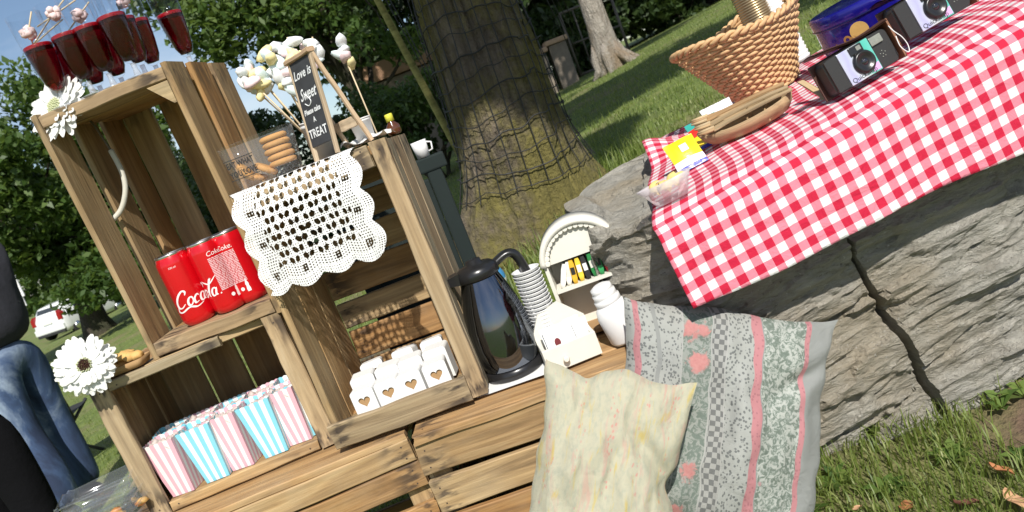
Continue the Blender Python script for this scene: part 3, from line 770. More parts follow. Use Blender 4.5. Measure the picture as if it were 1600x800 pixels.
def flower(label, M, rad, eye, seed, cup=-.10, lift=.25):
    t = thing('gerbera_flower', label, 'flower', M, 'white gerbera flowers'); r = random.Random(seed)
    for lay, (n, L, z, tilt) in enumerate(((27, rad, 0, lift*6), (25, rad*.9, .003, lift*14), (20, rad*.64, .0055, lift*30))):
        me = petal_mesh(L*.86, rad*.21, cup)
        for k in range(n):
            o = bpy.data.objects.new('petal', me); C.objects.link(o); o.parent = t
            a = 360*k/n+lay*9+r.uniform(-4, 4)
            o.matrix_local = TM(0, 0, z) @ Matrix.Rotation(R(a), 4, 'Z') @ Matrix.Rotation(R(-tilt+r.uniform(-7, 7)), 4, 'Y') @ Matrix.Rotation(R(r.uniform(-8, 8)), 4, 'X') @ TM(rad*.14, 0, 0) @ Matrix.Scale(r.uniform(.9, 1.06), 4)
    mb = MB()
    for k in range(60):
        a = k*2.39996; q = rad*.235*math.sqrt(k/60)
        mb.lathe([(.0012, -.001), (.0012, .0035), (.0002, .005)], 5, TM(q*math.cos(a), q*math.sin(a), .006+.002*(1-k/60)), mi=0 if k < 34 else 1)
    mb.build('flower_eye', [eye, M_GREENC], t)
    mb = MB(); mb.tube([(0, 0, .002), (.002, 0, -.012), (.006, .006, -.03)], [.004, .003, .0025], 8); mb.build('stalk', M_GREENC, t)
    return t
def facing(p, n, spin=0):
    return TM(*p) @ Vector(n).normalized().to_track_quat('Z', 'Y').to_matrix().to_4x4() @ Matrix.Rotation(R(spin), 4, 'Z')
p = at(133, 571, 1.150); nn = (CAM-p).normalized()+Vector((-.12, 0, .16))
flower('white gerbera with dark eye facing the camera at the corner of the popcorn crate', facing(p, nn, 8), .044, M_BROWN, 5)
p = at(92, 168, 1.216)
flower('white gerbera seen from the side below the glasses on the crate top', facing(p, Vector((-.25, -.9, .45)), 20), .050, M_GREENC, 6, cup=-.03, lift=.4)

# ---- cola cans
g = G('red_can'); g.bsdf((0.62, 0.003, 0.010), 0.22, **{'Metallic': .25, 'Coat Weight': .6, 'Coat Roughness': .08}); M_RED = g.m
g = G('aluminium'); g.bsdf((0.75, 0.75, 0.77), 0.28, **{'Metallic': 1.0}); M_ALU = g.m
M_PRINT = plain('white_print', (0.82, 0.74, 0.74), 0.5, .05, bump=0)
M_PRINT2 = plain('fine_pink_print', (0.70, 0.42, 0.44), 0.5, .25, 300, 0)
CR_, CH_ = .0265, .116
def stroke(pts, w, n=None, closed=False):
    P = crspline([(x, y, 0) for x, y in pts], n or len(pts)*4); vs = []; fs = []
    for i, p in enumerate(P):
        t = (P[min(i+1, len(P)-1)]-P[max(i-1, 0)]).normalized(); q = Vector((-t.y, t.x, 0))
        ww = w*(0.45+0.55*abs(t.y)+.12)
        if not closed: ww *= min(1, .35+2.5*min(i, len(P)-1-i)/len(P))
        vs += [p-q*ww/2, p+q*ww/2]
    return vs, [(2*i, 2*i+1, 2*i+3, 2*i+2) for i in range(len(P)-1)]
def ell(cx, cy, rx, ry): return [(cx+rx*math.cos(a), cy+ry*math.sin(a)) for a in np.linspace(0, 2*PI, 11)]
bigC = [(1.08, 1.18), (1.12, 1.5), (.78, 1.66), (.32, 1.25), (.08, .65), (.22, .12), (.66, .02), (1.05, .32)]
STR = [(bigC, .24), ([(.12, .30), (.10, -.28), (.62, -.42), (1.5, -.12), (2.3, -.34), (3.0, -.12)], .22), (ell(1.62, .42, .26, .40), .2),
       ([(2.50, .68), (2.30, .84), (2.02, .5), (2.16, .06), (2.52, .14)], .2), (ell(2.98, .42, .26, .40), .2), ([(3.26, .8), (3.2, .2), (3.42, .04)], .2), ([(3.52, .46), (3.86, .52)], .14),
       ([(x+3.95, y) for x, y in bigC], .24), (ell(5.45, .42, .26, .40), .2), ([(5.82, .5), (6.12, 1.5), (6.3, 1.86), (6.12, 1.3), (5.98, .3), (6.16, .03)], .2),
       ([(5.1, 1.75), (5.6, 1.5), (6.2, 1.35), (6.9, 1.95)], .18), (ell(6.62, .42, .26, .40), .2), ([(6.9, .8), (6.84, .2), (7.06, .04)], .2), ([(7.3, .02), (7.42, .1)], .16)]
def wrap(vs, unit, s0, z0, r=CR_+.00025, shear=.32):
    out = []
    for v in vs:
        s_ = s0+(v[0]+shear*v[1])*unit; a = -PI/2+s_/r
        out.append((r*math.cos(a), r*math.sin(a), z0+v[1]*unit))
    return out
def make_can(M, label):
    t = thing('cola_can', label, 'can', M, 'red cola cans in the crate')
    mb = MB(); mb.lathe([(.020, .0005), (.0225, .003), (.0262, .009), (CR_, .014), (CR_, CH_-.017), (.0262, CH_-.012), (.0232, CH_-.004)], 40, cap=(True, False)); mb.build('can_body', M_RED, t)
    mb = MB(); mb.lathe([(.0232, CH_-.004), (.0238, CH_-.0015), (.0234, CH_), (.0222, CH_-.0005), (.0218, CH_-.004), (.001, CH_-.005)], 40, cap=(False, True)); mb.build('can_lid', M_ALU, t)
    mb = MB(); u = .0150
    for pts, w in STR:
        vs, fs = stroke(pts, w); mb.add(wrap(vs, u, -.013, .032), fs)
    mb.build('script_name', M_PRINT, t); mb = MB()
    vs, fs = text_vf('Coke.', .0105, .3); mb.add([(lambda a: ((CR_+.0003)*math.cos(a), (CR_+.0003)*math.sin(a), .091+v.y))(-PI/2+(.099+v.x)/CR_) for v in vs], fs)
    mb.build('short_name', M_PRINT, t); mb = MB()
    vs, fs = text_vf('330 ml', .0042); mb.add([(lambda a: ((CR_+.0003)*math.cos(a), (CR_+.0003)*math.sin(a), .094+v.y))(-PI/2+(.004+v.x)/CR_) for v in vs], fs)
    bot = [(-.0025, 0), (.0025, 0), (.003, .004), (.002, .009), (.0026, .012), (.0012, .017), (.0012, .020), (-.0012, .020), (-.0012, .017), (-.0026, .012), (-.002, .009), (-.003, .004)]
    mb.build('volume_mark', M_PRINT, t); mb = MB()
    mb.add([(lambda a: ((CR_+.0003)*math.cos(a), (CR_+.0003)*math.sin(a), .018+y))(-PI/2+(.121+x)/CR_) for x, y in bot], [tuple(range(12))])
    mb.build('bottle_emblem', M_PRINT, t); mb = MB()
    mb.add([(lambda a: ((CR_+.0003)*math.cos(a), (CR_+.0003)*math.sin(a), .024+y))(-PI/2+(.112+x)/CR_) for x, y in [(.003*math.cos(i), .003*math.sin(i)) for i in np.linspace(0, 2*PI, 12, endpoint=False)]], [tuple(range(12))])
    mb.build('round_emblem', M_PRINT, t)
    mb = MB(); r = random.Random(4)
    for k in range(22):
        z = .086-k*.0024; x0 = .099
        while x0 < .124:
            L = min(r.uniform(.003, .011), .1245-x0); n = 4
            vs = [(lambda a: ((CR_+.0003)*math.cos(a), (CR_+.0003)*math.sin(a), zz))(-PI/2+(x0+L*i/n)/CR_) for zz in (z, z+.0016) for i in range(n+1)]
            mb.add(vs, [(i, i+1, i+n+2, i+n+1) for i in range(n)]); x0 += L+.0010
    mb.build('fine_print', M_PRINT2, t)
    return t
can = None
for k, ((px, py), yl, spin, lb) in enumerate([((324, 508), .045, -8, 'cola can on the left showing the start of its white script name'),
                                          ((372, 486), .050, -196, 'middle cola can showing the end of its script name and fine print'),
                                          ((408, 470), .066, -244, 'cola can on the right, half hidden by the lace doily')]):
    lx = locw(FA, at(px, py, 1.206+yl)).x
    M = FA @ TM(lx, yl, .0245) @ Matrix.Rotation(R(spin), 4, 'Z')
    if can is None: can = make_can(M, lb)
    else: dup(can, M, lb)

# ---- popcorn boxes
def stripe(name, colr):
    g = G(name); u, v = g.uv(); f = g.math('FRACT', g.math('MULTIPLY', u, 3.5))
    s_ = g.math('LESS_THAN', f, .5)
    n = g.noise(g.obj(rnd=True), 30, 3)
    c = g.mix(s_, (.76, .76, .75), colr); c = g.mix(g.math('MULTIPLY', n, .12), c, (.6, .55, .5))
    g.bsdf(c, .55); return g.m
M_SPINK = stripe('pink_stripes', (0.74, 0.40, 0.47)); M_SBLUE = stripe('blue_stripes', (0.20, 0.58, 0.70))
M_POP = plain('pale_popcorn', (0.52, 0.44, 0.41), 0.7, .35, 160, .5)
def make_popbox(M, mat, label, seed):
    t = thing('popcorn_box', label, 'popcorn box', M, 'striped popcorn boxes in the low crate')
    b0, b1, d0, d1, h = .0192, .0276, .0155, .0225, .092
    def q(u, v, side):
        bx = b0+(b1-b0)*v; dy = d0+(d1-d0)*v; z = h*v
        if v > .96: z += .0007*(1 if int(round(u*14)) % 2 else -1)+.0012*mn.noise(Vector((u*6, side, seed)))
        return {0: (-bx+2*bx*u, -dy, z), 1: (bx, -dy+2*dy*u, z), 2: (bx-2*bx*u, dy, z), 3: (-bx, dy-2*dy*u, z)}[side]
    for nm, sides in (('front_panel', (0,)), ('wrap_panel', (1, 2, 3))):
        mb = MB()
        for s_ in sides: mb.grid(14, 5, lambda u, v, s_=s_: q(u, v, s_), smooth=False)
        if nm == 'wrap_panel': mb.add([(-b0, -d0, .001), (b0, -d0, .001), (b0, d0, .001), (-b0, d0, .001)], [(0, 1, 2, 3)])
        mb.build(nm, mat, t)
    mb = MB(); r = random.Random(seed)
    for k in range(30):
        mb.blob((r.uniform(-.020, .020), r.uniform(-.015, .015), h-.016+r.uniform(0, .010)), r.uniform(.004, .0085), sub=1, amp=.9, fr=2.2, seed=k)
    mb.build('popcorn', M_POP, t); return t
M_ = FB
pp = pb = None
pcol = 'PBPBPB'
plab = ['pink striped popcorn box at the left end of the low crate', 'blue striped popcorn box second from the left', 'pink striped popcorn box between the two wide blue ones',
        'blue striped popcorn box fourth from the left, most fully in view', 'pink striped popcorn box fifth from the left', 'blue striped popcorn box half hidden by the crate corner board']
for k in range(6):
    fx = [292, 342, 385, 432, 474, 500][k]; fy = [774, 750, 737, 712, 700, 676][k]
    yl = (.034, .032, .036, .032, .040, .046)[k]; lx = min(max(locw(FB, at(fx, fy, 1.178+yl-.014)).x, .05), .262)
    M = FB @ TM(lx, yl, .0158) @ Matrix.Rotation(R((-13, -7, -14, -6, -12, -4)[k]), 4, 'Z') @ Matrix.Rotation(R((0, 0, 0, 0, 0, -6)[k]), 4, 'Y')
    if pcol[k] == 'P':
        if pp is None: pp = make_popbox(M, M_SPINK, plab[k], 1)
        else: dup(pp, M, plab[k])
    else:
        if pb is None: pb = make_popbox(M, M_SBLUE, plab[k], 2)
        else: dup(pb, M, plab[k])
for k in range(5):
    dup((pb, pp)[k % 2], FB @ TM(.052+.051*k, .088, .0158) @ Matrix.Rotation(R((3, -4, 2, 5, -3)[k]), 4, 'Z'), ['blue striped popcorn box in the back row, leftmost', 'pink striped popcorn box in the back row, second from left', 'blue striped popcorn box in the middle of the back row',
        'pink striped popcorn box in the back row, second from right', 'blue striped popcorn box in the back row, rightmost'][k])

# ---- heart boxes
M_KRAFT = plain('kraft_card', (0.36, 0.22, 0.10), 0.85, .15, 80)
def heart(cx, cz, s_):
    out = []
    for k in range(28):
        a = 2*PI*k/28; out.append((cx+s_*(16*math.sin(a)**3)/17, cz+s_*(13*math.cos(a)-5*math.cos(2*a)-2*math.cos(3*a)-math.cos(4*a))/17))
    return out
def make_heartbox(M, label):
    t = thing('favour_box', label, 'gift box', M, 'white gift boxes with heart windows')
    w, d, h, rr = .0184, .030, .0500, .0050
    out = [(-w, 0), (w, 0)]+[(w-rr+rr*math.cos(a), h-rr+rr*math.sin(a)) for a in np.linspace(0, PI/2, 6)]+[(-w+rr-rr*math.sin(a), h-rr+rr*math.cos(a)) for a in np.linspace(0, PI/2, 6)]
    hp = heart(0, .0305, .0100)
    allp = [Vector((x, z, 0)) for x, z in out]; hol = [Vector((x, z, 0)) for x, z in hp]
    tri = tessellate_polygon([allp, hol]); pts = out+hp; n = len(pts); no = len(out)
    mb = MB(); vs = [(x, 0, z) for x, z in pts]+[(x, .0012, z) for x, z in pts]
    fs = [tuple(f) for f in tri]+[tuple(n+i for i in reversed(f)) for f in tri]
    for i in range(no, n):
        j = i+1 if i+1 < n else no; fs.append((i, j, n+j, n+i))
    mb.add(vs, fs, smooth=False); mb.build('front_panel', M_WHITE, t)
    mb = MB(); no2 = len(out)
    mb.add([(x, 0.0004, z) for x, z in out]+[(x, d, z) for x, z in out], [(i, (i+1) % no2, no2+(i+1) % no2, no2+i) for i in range(no2)]+[tuple(range(2*no2-1, no2-1, -1))], smooth=False)
    mb.build('box_wrap', M_WHITE, t)
    mb = MB(); mb.box((0, .007, h/2-.004), (2*w-.002, .008, h-.018)); mb.build('contents', M_KRAFT, t); return t
hb = None; hl = ['white heart window box at the left end of the front row', 'white heart window box second from the left in the front row', 'white heart window box third from the left in the front row', 'white heart window box at the right end of the front row']
for k in range(4):
    px, py = [(574, 634), (612, 620), (647, 605), (687, 591)][k]; lx = locw(FC, at(px, py, 1.172)).x
    M = FC @ TM(lx, .020, .0172) @ Matrix.Rotation(R((-3, 2, -1, 3)[k]), 4, 'Z')
    if hb is None: hb = make_heartbox(M, hl[k])
    else: dup(hb, M, hl[k])
for k in range(4):
    dup(hb, FC @ TM(.052+.040*k, .062+.004*(k % 2), .0235) @ Matrix.Rotation(R((4, -2, 3, -4)[k]), 4, 'Z') @ Matrix.Scale(1.04, 4), ['white gift box in the second row, leftmost', 'white gift box in the second row, second from left', 'white gift box in the second row, second from right', 'white gift box in the second row, rightmost'][k])
for k in range(3):
    dup(hb, FC @ TM(.060+.052*k, .112+.004*(k % 2), .0290) @ Matrix.Rotation(R((9, -6, 5)[k]), 4, 'Z') @ Matrix.Rotation(R(-8), 4, 'X'), ['white gift box leaning in the last row, left', 'white gift box leaning in the last row, middle', 'white gift box leaning in the last row, right'][k])

# ---- lace doily: real holes
M_LACE = plain('white_cotton', (0.70, 0.70, 0.69), 0.85, .14, 420, .5, .0006)
LW, LH = .192, .240
def lace_keep(u, v):
    a = u*LW; b = v*LH
    e = min(a, LW-a, LH-b)                                    # distance to the free edges
    along = b if e in (a, LW-a) and e != LH-b else a
    sc_ = .011*(1-abs(math.sin(PI*(along+.004)/.047)))
    if e < sc_: return False
    e2 = e-sc_*.6
    if e2 < .012:                                             # fan edging: fine radiating slits
        return not ((int(e2/.0021) % 2 == 1) and (math.fmod(along, .0032) < .0010))
    if e2 < .034:                                             # openwork band
        if e2 < .0145: return True
        x, y_ = math.fmod(along, .0042)-.0021, math.fmod(e2, .0040)-.0020
        r_ = .0011
        if abs(math.fmod(along, .047)-.0235) < .004 and .020 < e2 < .031: r_ = .0021
        return x*x+y_*y_ > r_*r_
    p, pv = .0205, .0128                                       # field of small flowers with large gaps
    row = int(math.floor(b/pv)); a2 = a+(p*.5 if row % 2 else 0)
    fx = a2/p-math.floor(a2/p); fy = b/pv-row
    col_ = math.floor(a2/p)
    for n_, cx in enumerate((.26, .66)):
        h_ = mn.cell(Vector((col_*2.3+n_, row*1.7, 0)))
        rx, ry = .165+.03*h_, .36
        dx = (fx-cx)*(1 if n_ else -1); dy = fy-.5
        if (dx/rx)**2+(dy/ry)**2+.9*dx*dy/(rx*ry)*.5 < 1: return False
    q = .0036
    x, y_ = math.fmod(a, q)-q/2, math.fmod(b, q)-q/2
    return x*x+y_*y_ > .00085**2 or mn.noise(Vector((a*260, b*260, 0))) > .3
def lace_pos(u, v):
    a = u*LW; b = v*LH; top = .088
    wv = .0022*mn.noise(Vector((a*38, b*22, 4)))
    x0 = .002+a+.004*math.sin(v*3)*(u-.5)
    if b < top-.012: return (x0, top-b-.012, Ch+.0022+.0006*mn.noise(Vector((a*60, b*60, 1))))
    if b < top+.006:
        t = (b-(top-.012))/.018; an = t*PI/2
        return (x0, -.0125*math.sin(an)+.0005, Ch+.0022-.0115*(1-math.cos(an)))
    dz = b-(top+.006); fold = .006*math.sin(a*58+1.0)*min(1, dz/.06)+wv
    return (x0+.0015*mn.noise(Vector((b*30, 7, a*10))), -.0125-.016*min(1, dz/.05)**.8+fold-.012*max(0, u-.86)*dz*60, Ch-.0093-dz*.985)
ld = thing('lace_doily', 'white crocheted lace doily draped over the front of the right crate', 'doily', FC)
mb = MB(); mb.grid(256, 296, lace_pos, keep=lace_keep); mb.build('crochet', M_LACE, ld)

# ---- plastic tub of biscuits
tubM = FC @ TM(locw(FC, at(432, 285, 1.205)).x, .050, Ch+.0032) @ Matrix.Rotation(R(4), 4, 'Z')
tb = thing('plastic_tub', 'clear plastic tub of biscuits printed with a black slogan', 'tub', tubM)
def rrect(w, d, r, n=5):
    out = []
    for cx, cy, a0 in ((w-r, d-r, 0), (-w+r, d-r, 90), (-w+r, -d+r, 180), (w-r, -d+r, 270)):
        for k in range(n+1): a = R(a0+90*k/n); out.append((cx+r*math.cos(a), cy+r*math.sin(a)))
    return out
def loft(mb, rings, mi=0, cap=True, M=None):
    n = len(rings[0]); vs = [p for rg in rings for p in rg]
    fs = [(i*n+j, i*n+(j+1) % n, (i+1)*n+(j+1) % n, (i+1)*n+j) for i in range(len(rings)-1) for j in range(n)]
    if cap: fs.append(tuple(range(n-1, -1, -1)))
    return mb.add(vs, fs, M, mi)
mb = MB(); loft(mb, [[(x, y, z) for x, y in rrect(w, d, .016)] for w, d, z in ((.044, .024, 0), (.047, .026, .004), (.052, .030, .045), (.054, .032, .064), (.056, .034, .065))]); mb.build('tub_wall', M_PLASTIC, tb)
M_INK = plain('black_print', (0.02, 0.018, 0.016), 0.6, bump=0)
mb = MB()
for ln, (tx, z) in enumerate((('EAT WHAT', .033), ('YOU LOVE', .019))):
    vs, fs = text_vf(tx, .0105, 0, 'LEFT', .00035); wmax = max(v.x for v in vs)
    mb.add([(-.047+v.x*.040/wmax, -.0300-.0016*((z+v.y)/.065), z+v.y*1.1) for v in vs], fs)
for z in (.044, .0155): mb.box((-.027, -.0312, z), (.043, .0004, .0011))
mb.build('slogan', M_INK, tb)
M_BISC = plain('golden_biscuit', (0.52, 0.27, 0.09), 0.8, .18, 90, .4)
def biscuit(M, r_, label, grp):
    mb = MB(); mb.lathe([(r_*.9, 0), (r_, .0025), (r_, .0055), (r_*.85, .0080), (r_*.3, .0086)], 26, cap=(True, True)); o = mb.build('biscuit', M_BISC, None, M); tag(o, label, 'biscuit', grp); return o
for k in range(5): biscuit(tubM @ TM(.024+.001*(k % 2), 0, .004+.0092*k+.010), .0205, ['bottom biscuit of the stack in the tub', 'second biscuit from the bottom of the stack', 'middle biscuit of the stack in the tub', 'second biscuit from the top of the stack', 'top biscuit of the stack in the tub'][k], 'biscuits stacked in the tub')
for k, (x, y, a_) in enumerate(((-.024, .004, 25), (-.005, -.002, 40), (-.033, -.004, 60))): biscuit(tubM @ TM(x, y, .008+.006*k) @ Matrix.Rotation(R(a_), 4, 'Y'), .017, ['loose biscuit lying on the floor of the tub', 'loose biscuit leaning beside the stack in the tub', 'loose biscuit leaning behind the printed slogan'][k], 'loose biscuits in the tub')

# ---- paper cups with marshmallow skewers
M_CUP = plain('white_cup', (0.70, 0.70, 0.70), 0.5, .03, 40, .05)
def cup(M, label, h=.058, r0=.016, r1=.0225, grp='white paper cups on the crate'):
    t = thing('paper_cup', label, 'cup', M, grp); mb = MB()
    mb.lathe([(r0, 0), (r1, h), (r1+.0012, h+.0006), (r1+.0008, h-.0015), (r1-.001, h-.001), (r0-.001, .002), (.001, .002)], 28); mb.build('cup_wall', M_CUP, t)
    mb = MB(); mb.lathe([(r1*.985, h*.86), (r1*1.005, h*.865), (r1*1.012, h*.93), (r1*.995, h*.935)], 28, cap=(False, False)); mb.build('ridge', M_CUP, t)
    return t
c1 = FC @ TM(.120, .128, Ch+.0036) @ Matrix.Rotation(R(6), 4, 'Y')
cup(c1, 'white paper cup holding the marshmallow sticks, behind the chalkboard', .060)
cup(FC @ TM(.196, .105, Ch+.0036), 'small grey white paper cup under the chalkboard stand', .036, .013, .017)
def pastel(name, c): return plain(name, c, .75, .06, 120, .25)
MSH = [pastel('white_marshmallow', (.80, .82, .82)), pastel('yellow_marshmallow', (.80, .70, .36)), pastel('pink_marshmallow', (.80, .62, .64)), pastel('blue_marshmallow', (.68, .79, .80))]
hub = c1 @ Vector((0, 0, .012))
heads = [((384, 126), 1.215, 3), ((396, 112), 1.235, 3), ((424, 92), 1.225, 4), ((441, 84), 1.250, 4), ((404, 138), 1.200, 2), ((414, 130), 1.215, 2), ((455, 78), 1.235, 4), ((462, 96), 1.215, 4), ((490, 78), 1.235, 4), ((446, 116), 1.205, 4), ((433, 104), 1.200, 4), ((534, 78), 1.290, 4), ((475, 92), 1.26, 4)]
hlab = ['leftmost', 'second from the left', 'yellow and pink twisted', 'tall pale', 'lowest left', 'low left', 'upright pale', 'mid height pale', 'tallest pale, right above the chalkboard', 'yellow lower', 'front yellow', 'lone stacked, right of the chalkboard', 'hidden middle']
for k, ((px, py), yy, nl_) in enumerate(heads):
    hp = at(px, py, yy+.055); root = hub.copy()
    if k == 11: root = FC @ Vector((.205, .16, Ch+.004))
    ax = (hp-root).normalized(); tip = hp+ax*.020
    t = thing('marshmallow_skewer', 'pastel marshmallow twist on a stick, '+hlab[k]+' of the bunch', 'marshmallow stick', TM(*root), 'marshmallow sticks on the crate')
    mb = MB(); mb.tube([Vector((0, 0, 0)), tip-root], .0013, 6); mb.build('stick', M_STICK, t)
    r = random.Random(k+50); side = ax.orthogonal().normalized(); s2 = ax.cross(side)
    for j in range(nl_+1):
        a = j*1.9+k; off = (side*math.cos(a)+s2*math.sin(a))*.0065
        c_ = hp-root+ax*(.012-.0095*j)+off
        mb = MB()
        mb.blob((0, 0, 0), .0098+.0015*r.random(), sub=2, amp=.3, fr=1.9, seed=j+k*9, sc=(1.5, .86, .66))
        mb.build('marshmallow', MSH[[0, 3, 1, 0, 2, 3, 0, 1][(j*3+k) % 8]], t, TM(*c_) @ Euler((r.uniform(-1, 1), r.uniform(-1, 1), r.uniform(0, 6))).to_matrix().to_4x4())

# ---- chalkboard A-frame
g = G('chalkboard'); n_ = g.noise(g.obj(), 40, 5); g.bsdf(g.mix(n_, (.018, .02, .024), (.06, .065, .072)), .75); M_CHALKB = g.m
M_CHALK = plain('chalk', (.72, .74, .75), .9, .25, 700, 0)
M_PALEW = wood('pale_wood', (.46, .31, .18), (.60, .43, .27), (.68, .52, .35), stain=0.0)
sgM = FC @ TM(locw(FC, at(538, 240, 1.18)).x-.004, .022, Ch+.0032) @ Matrix.Rotation(R(-46), 4, 'Z')
sg = thing('chalkboard_sign', 'small chalkboard easel with white lettering and pale wooden legs', 'sign', sgM)
SH, SWd = .150, .062
lean = math.atan2(.022, SH)
Fp = Matrix.Rotation(-lean, 4, 'X')
for xx in (0, -SWd): pl(sg, Vector((xx, 0, 0))+Vector((0, .011, SH/2)), 'z', 'x', SH, .0075, .006, M_PALEW, nails=False).matrix_local = TM(xx, 0, .0005) @ Fp @ TM(0, 0, SH/2) @ ori('z', 'x')
for xx in (0, -SWd): pl(sg, (0, 0, 0), 'z', 'x', SH, .0075, .006, M_PALEW, nails=False).matrix_local = TM(xx, .062, .0005) @ Matrix.Rotation(R(15), 4, 'X') @ TM(0, 0, SH/2) @ ori('z', 'x')
pl(sg, (-SWd/2, .052, .035), 'x', 'z', SWd-.008, .016, .004, M_PALEW, nails=False)
pl(sg, (-SWd/2, .021, SH-.002), 'x', 'y', SWd+.010, .014, .007, M_PALEW, nails=False)
mb = MB(); mb.cbox((-SWd/2, -.001, SH*.55), (SWd-.004, .004, SH*.83), .001, Fp); bd = mb.build('board', M_CHALKB, sg)
mb = MB()
for tx, z, sz, sh in (('Love is', .119, .018, .3), ('Sweet', .088, .0235, .5), ('Please take', .067, .0105, .2), ('A', .054, .0105, 0), ('TREAT', .033, .0175, 0)):
    vs, fs = text_vf(tx, sz, sh, 'CENTER', .00035); wmax = max(abs(v.x) for v in vs); k = min(1, (SWd*.44)/wmax)
    mb.add([Fp @ Vector((-SWd/2+v.x*k, -.0036, z+v.y)) for v in vs], fs)
pts = crspline([(-SWd/2-.014, .083, 0), (-SWd/2-.004, .078, 0), (-SWd/2+.004, .084, 0), (-SWd/2-.008, .096, 0)], 20)
mb.tube([Fp @ Vector((p.x, -.0036, p.y)) for p in pts], .0008, 5)
mb.build('chalk_lettering', M_CHALK, bd)

# ---- small bottle with yellow cap, napkins
g = G('brown_glass'); g.bsdf((.09, .03, .012), .08, **{'Coat Weight': .5}); M_BGLASS = g.m
M_YEL = plain('yellow_cap', (.62, .60, .06), .5)
bp = locw(FC, at(622, 205, 1.352)).x
t = thing('small_bottle', 'small brown bottle with yellow cap behind the crate top', 'bottle', FC @ TM(bp-.004, .205, Ch+.0005))
mb = MB(); mb.lathe([(.009, 0), (.012, .003), (.012, .014), (.006, .021), (.006, .025)], 20); mb.build('glass', M_BGLASS, t)
mb = MB(); mb.lathe([(.0068, .0225), (.0068, .034), (.006, .0352)], 18); mb.build('cap', M_YEL, t)
def napkin(label, M, w, d, seed, amp=.004, name='paper_napkin'):
    t = thing(name, label, 'napkin', M, 'white paper napkins'); mb = MB()
    mb.grid(16, 12, lambda u, v: ((u-.5)*w, (v-.5)*d, .0016+amp*max(0, mn.noise(Vector((u*3.3, v*3.3, seed)))+.15)), smooth=True)
    mb.build('sheet', M_WHITE, t); return t
napkin('crumpled white napkin on the top right of the lace crate', FC @ TM(.195, .13, Ch+.0035), .07, .12, 3, .018)

# ---- food tray on the low crate, at the gerbera
ft = FB @ TM(.052, .030, Bh+.0012) @ Matrix.Rotation(R(-3), 4, 'Z')
t = thing('snack_tray', 'small kraft tray of golden pastry bites beside the gerbera', 'tray', ft)
mb = MB(); loft(mb, [[(x, y, z) for x, y in rrect(w, d, .008)] for w, d, z in ((.034, .020, .0005), (.038, .024, .012), (.0372, .0232, .012), (.033, .019, .0012))]); mb.build('tray_wall', M_KRAFT, t)
M_PAST = plain('golden_pastry', (.60, .36, .12), .7, .3, 120, .5)
r = random.Random(9)
for k in range(9):
    mb = MB(); mb.blob((0, 0, 0), .0085+.003*r.random(), sub=2, amp=.5, fr=2, seed=k, sc=(1.2, 1, .8))
    mb.build('pastry', M_PAST, t, TM(-.026+.0065*k+r.uniform(-.003, .003), r.uniform(-.012, .012), .011+.006*r.random()+(.006 if 3 < k < 8 else 0)))
# ---- stacked clear trays at the lower left
pb_ = at(160, 800, 1.13)
for k in range(4):
    Mt = TM(pb_.x-.004*k, pb_.y+.012*k, pb_.z-.026+.013*k) @ Matrix.Rotation(R(6+4*k), 4, 'Z')
    t = thing('clear_tray', ['clear plastic food tray at the bottom of the stack, lower left', 'second clear plastic tray from the bottom of the stack', 'third clear plastic tray from the bottom of the stack', 'topmost clear plastic tray of the stack, lower left'][k], 'tray', Mt, 'clear plastic trays stacked at the lower left')
    mb = MB(); rr0 = rrect(.052, .042, .012, 4)
    def rip(sc, z, amp): return [(x*sc, y*sc, z+amp*math.sin(i*2.4)) for i, (x, y) in enumerate(rr0)]
    loft(mb, [rip(.84, 0, 0), rip(.90, .004, 0), rip(.97, .018, .001), rip(1.06, .019, .0018), rip(1.07, .017, .0018)]); mb.build('tray_shell', M_PLASTIC, t)
M_ORG = plain('orange_sweet', (.62, .24, .05), .5, .3, 60)
t = thing('wrapped_sweets', 'orange and cream sweets inside the clear trays', 'sweets', TM(pb_.x+.01, pb_.y+.01, pb_.z-.023)); r = random.Random(2)
for k in range(10):
    mb = MB(); mb.blob((0, 0, 0), .008, sub=1, amp=.4, seed=k, sc=(1.3, 1, .7)); mb.build('sweet', [M_ORG, M_PAST][k % 2], t, TM(r.uniform(-.035, .03), r.uniform(-.03, .028), .005+.004*r.random()))

# ---- coffee jug
g = G('black_plastic'); g.bsdf((.014, .014, .015), .28); M_BLK = g.m
g = G('dark_steel'); n_ = g.noise(g.obj((30, 30, 3)), 2, 3); g.bsdf((.15, .165, .195), g.math('MULTIPLY_ADD', n_, .05, .04), **{'Metallic': 1.0}); M_STEEL = g.m
jp = atz(806, 578, .822); jp.z = .8195
jg = thing('coffee_jug', 'shiny dark steel coffee jug with black lid, spout and handle', 'jug', TM(*jp) @ Matrix.Rotation(R(8), 4, 'Z') @ Matrix.Diagonal((1.13, 1.13, 1.02, 1)))
mb = MB(); mb.lathe([(.0375, .014), (.0425, .030), (.0450, .055), (.0435, .085), (.0385, .115), (.0320, .140), (.0265, .158)], 48, cap=(False, False)); mb.build('jug_body', M_STEEL, jg)
mb = MB(); mb.lathe([(.0395, .0006), (.0415, .004), (.0405, .015), (.0385, .0165)], 40); mb.build('base_ring', M_BLK, jg)
mb = MB(); mb.lathe([(.0265, .156), (.0305, .160), (.0300, .172), (.0225, .178), (.0110, .180), (.0105, .186), (.0030, .1875)], 36)
mb.prism([(-.024, .158), (-.068, .166), (-.066, .170), (-.026, .176)], -.013, .013)
vs = mb.v; mb.v = [((x, y*(1-.75*max(0, (-x-.026)/.036)), z) if x < -.0305 else (x, y, z)) for x, y, z in vs]
mb.build('lid', M_BLK, jg)
mb = MB(); pts = crspline([(.022, 0, .166), (.044, 0, .175), (.056, 0, .170), (.062, 0, .150), (.066, 0, .105), (.066, 0, .070), (.058, 0, .048), (.040, 0, .040)], 36)
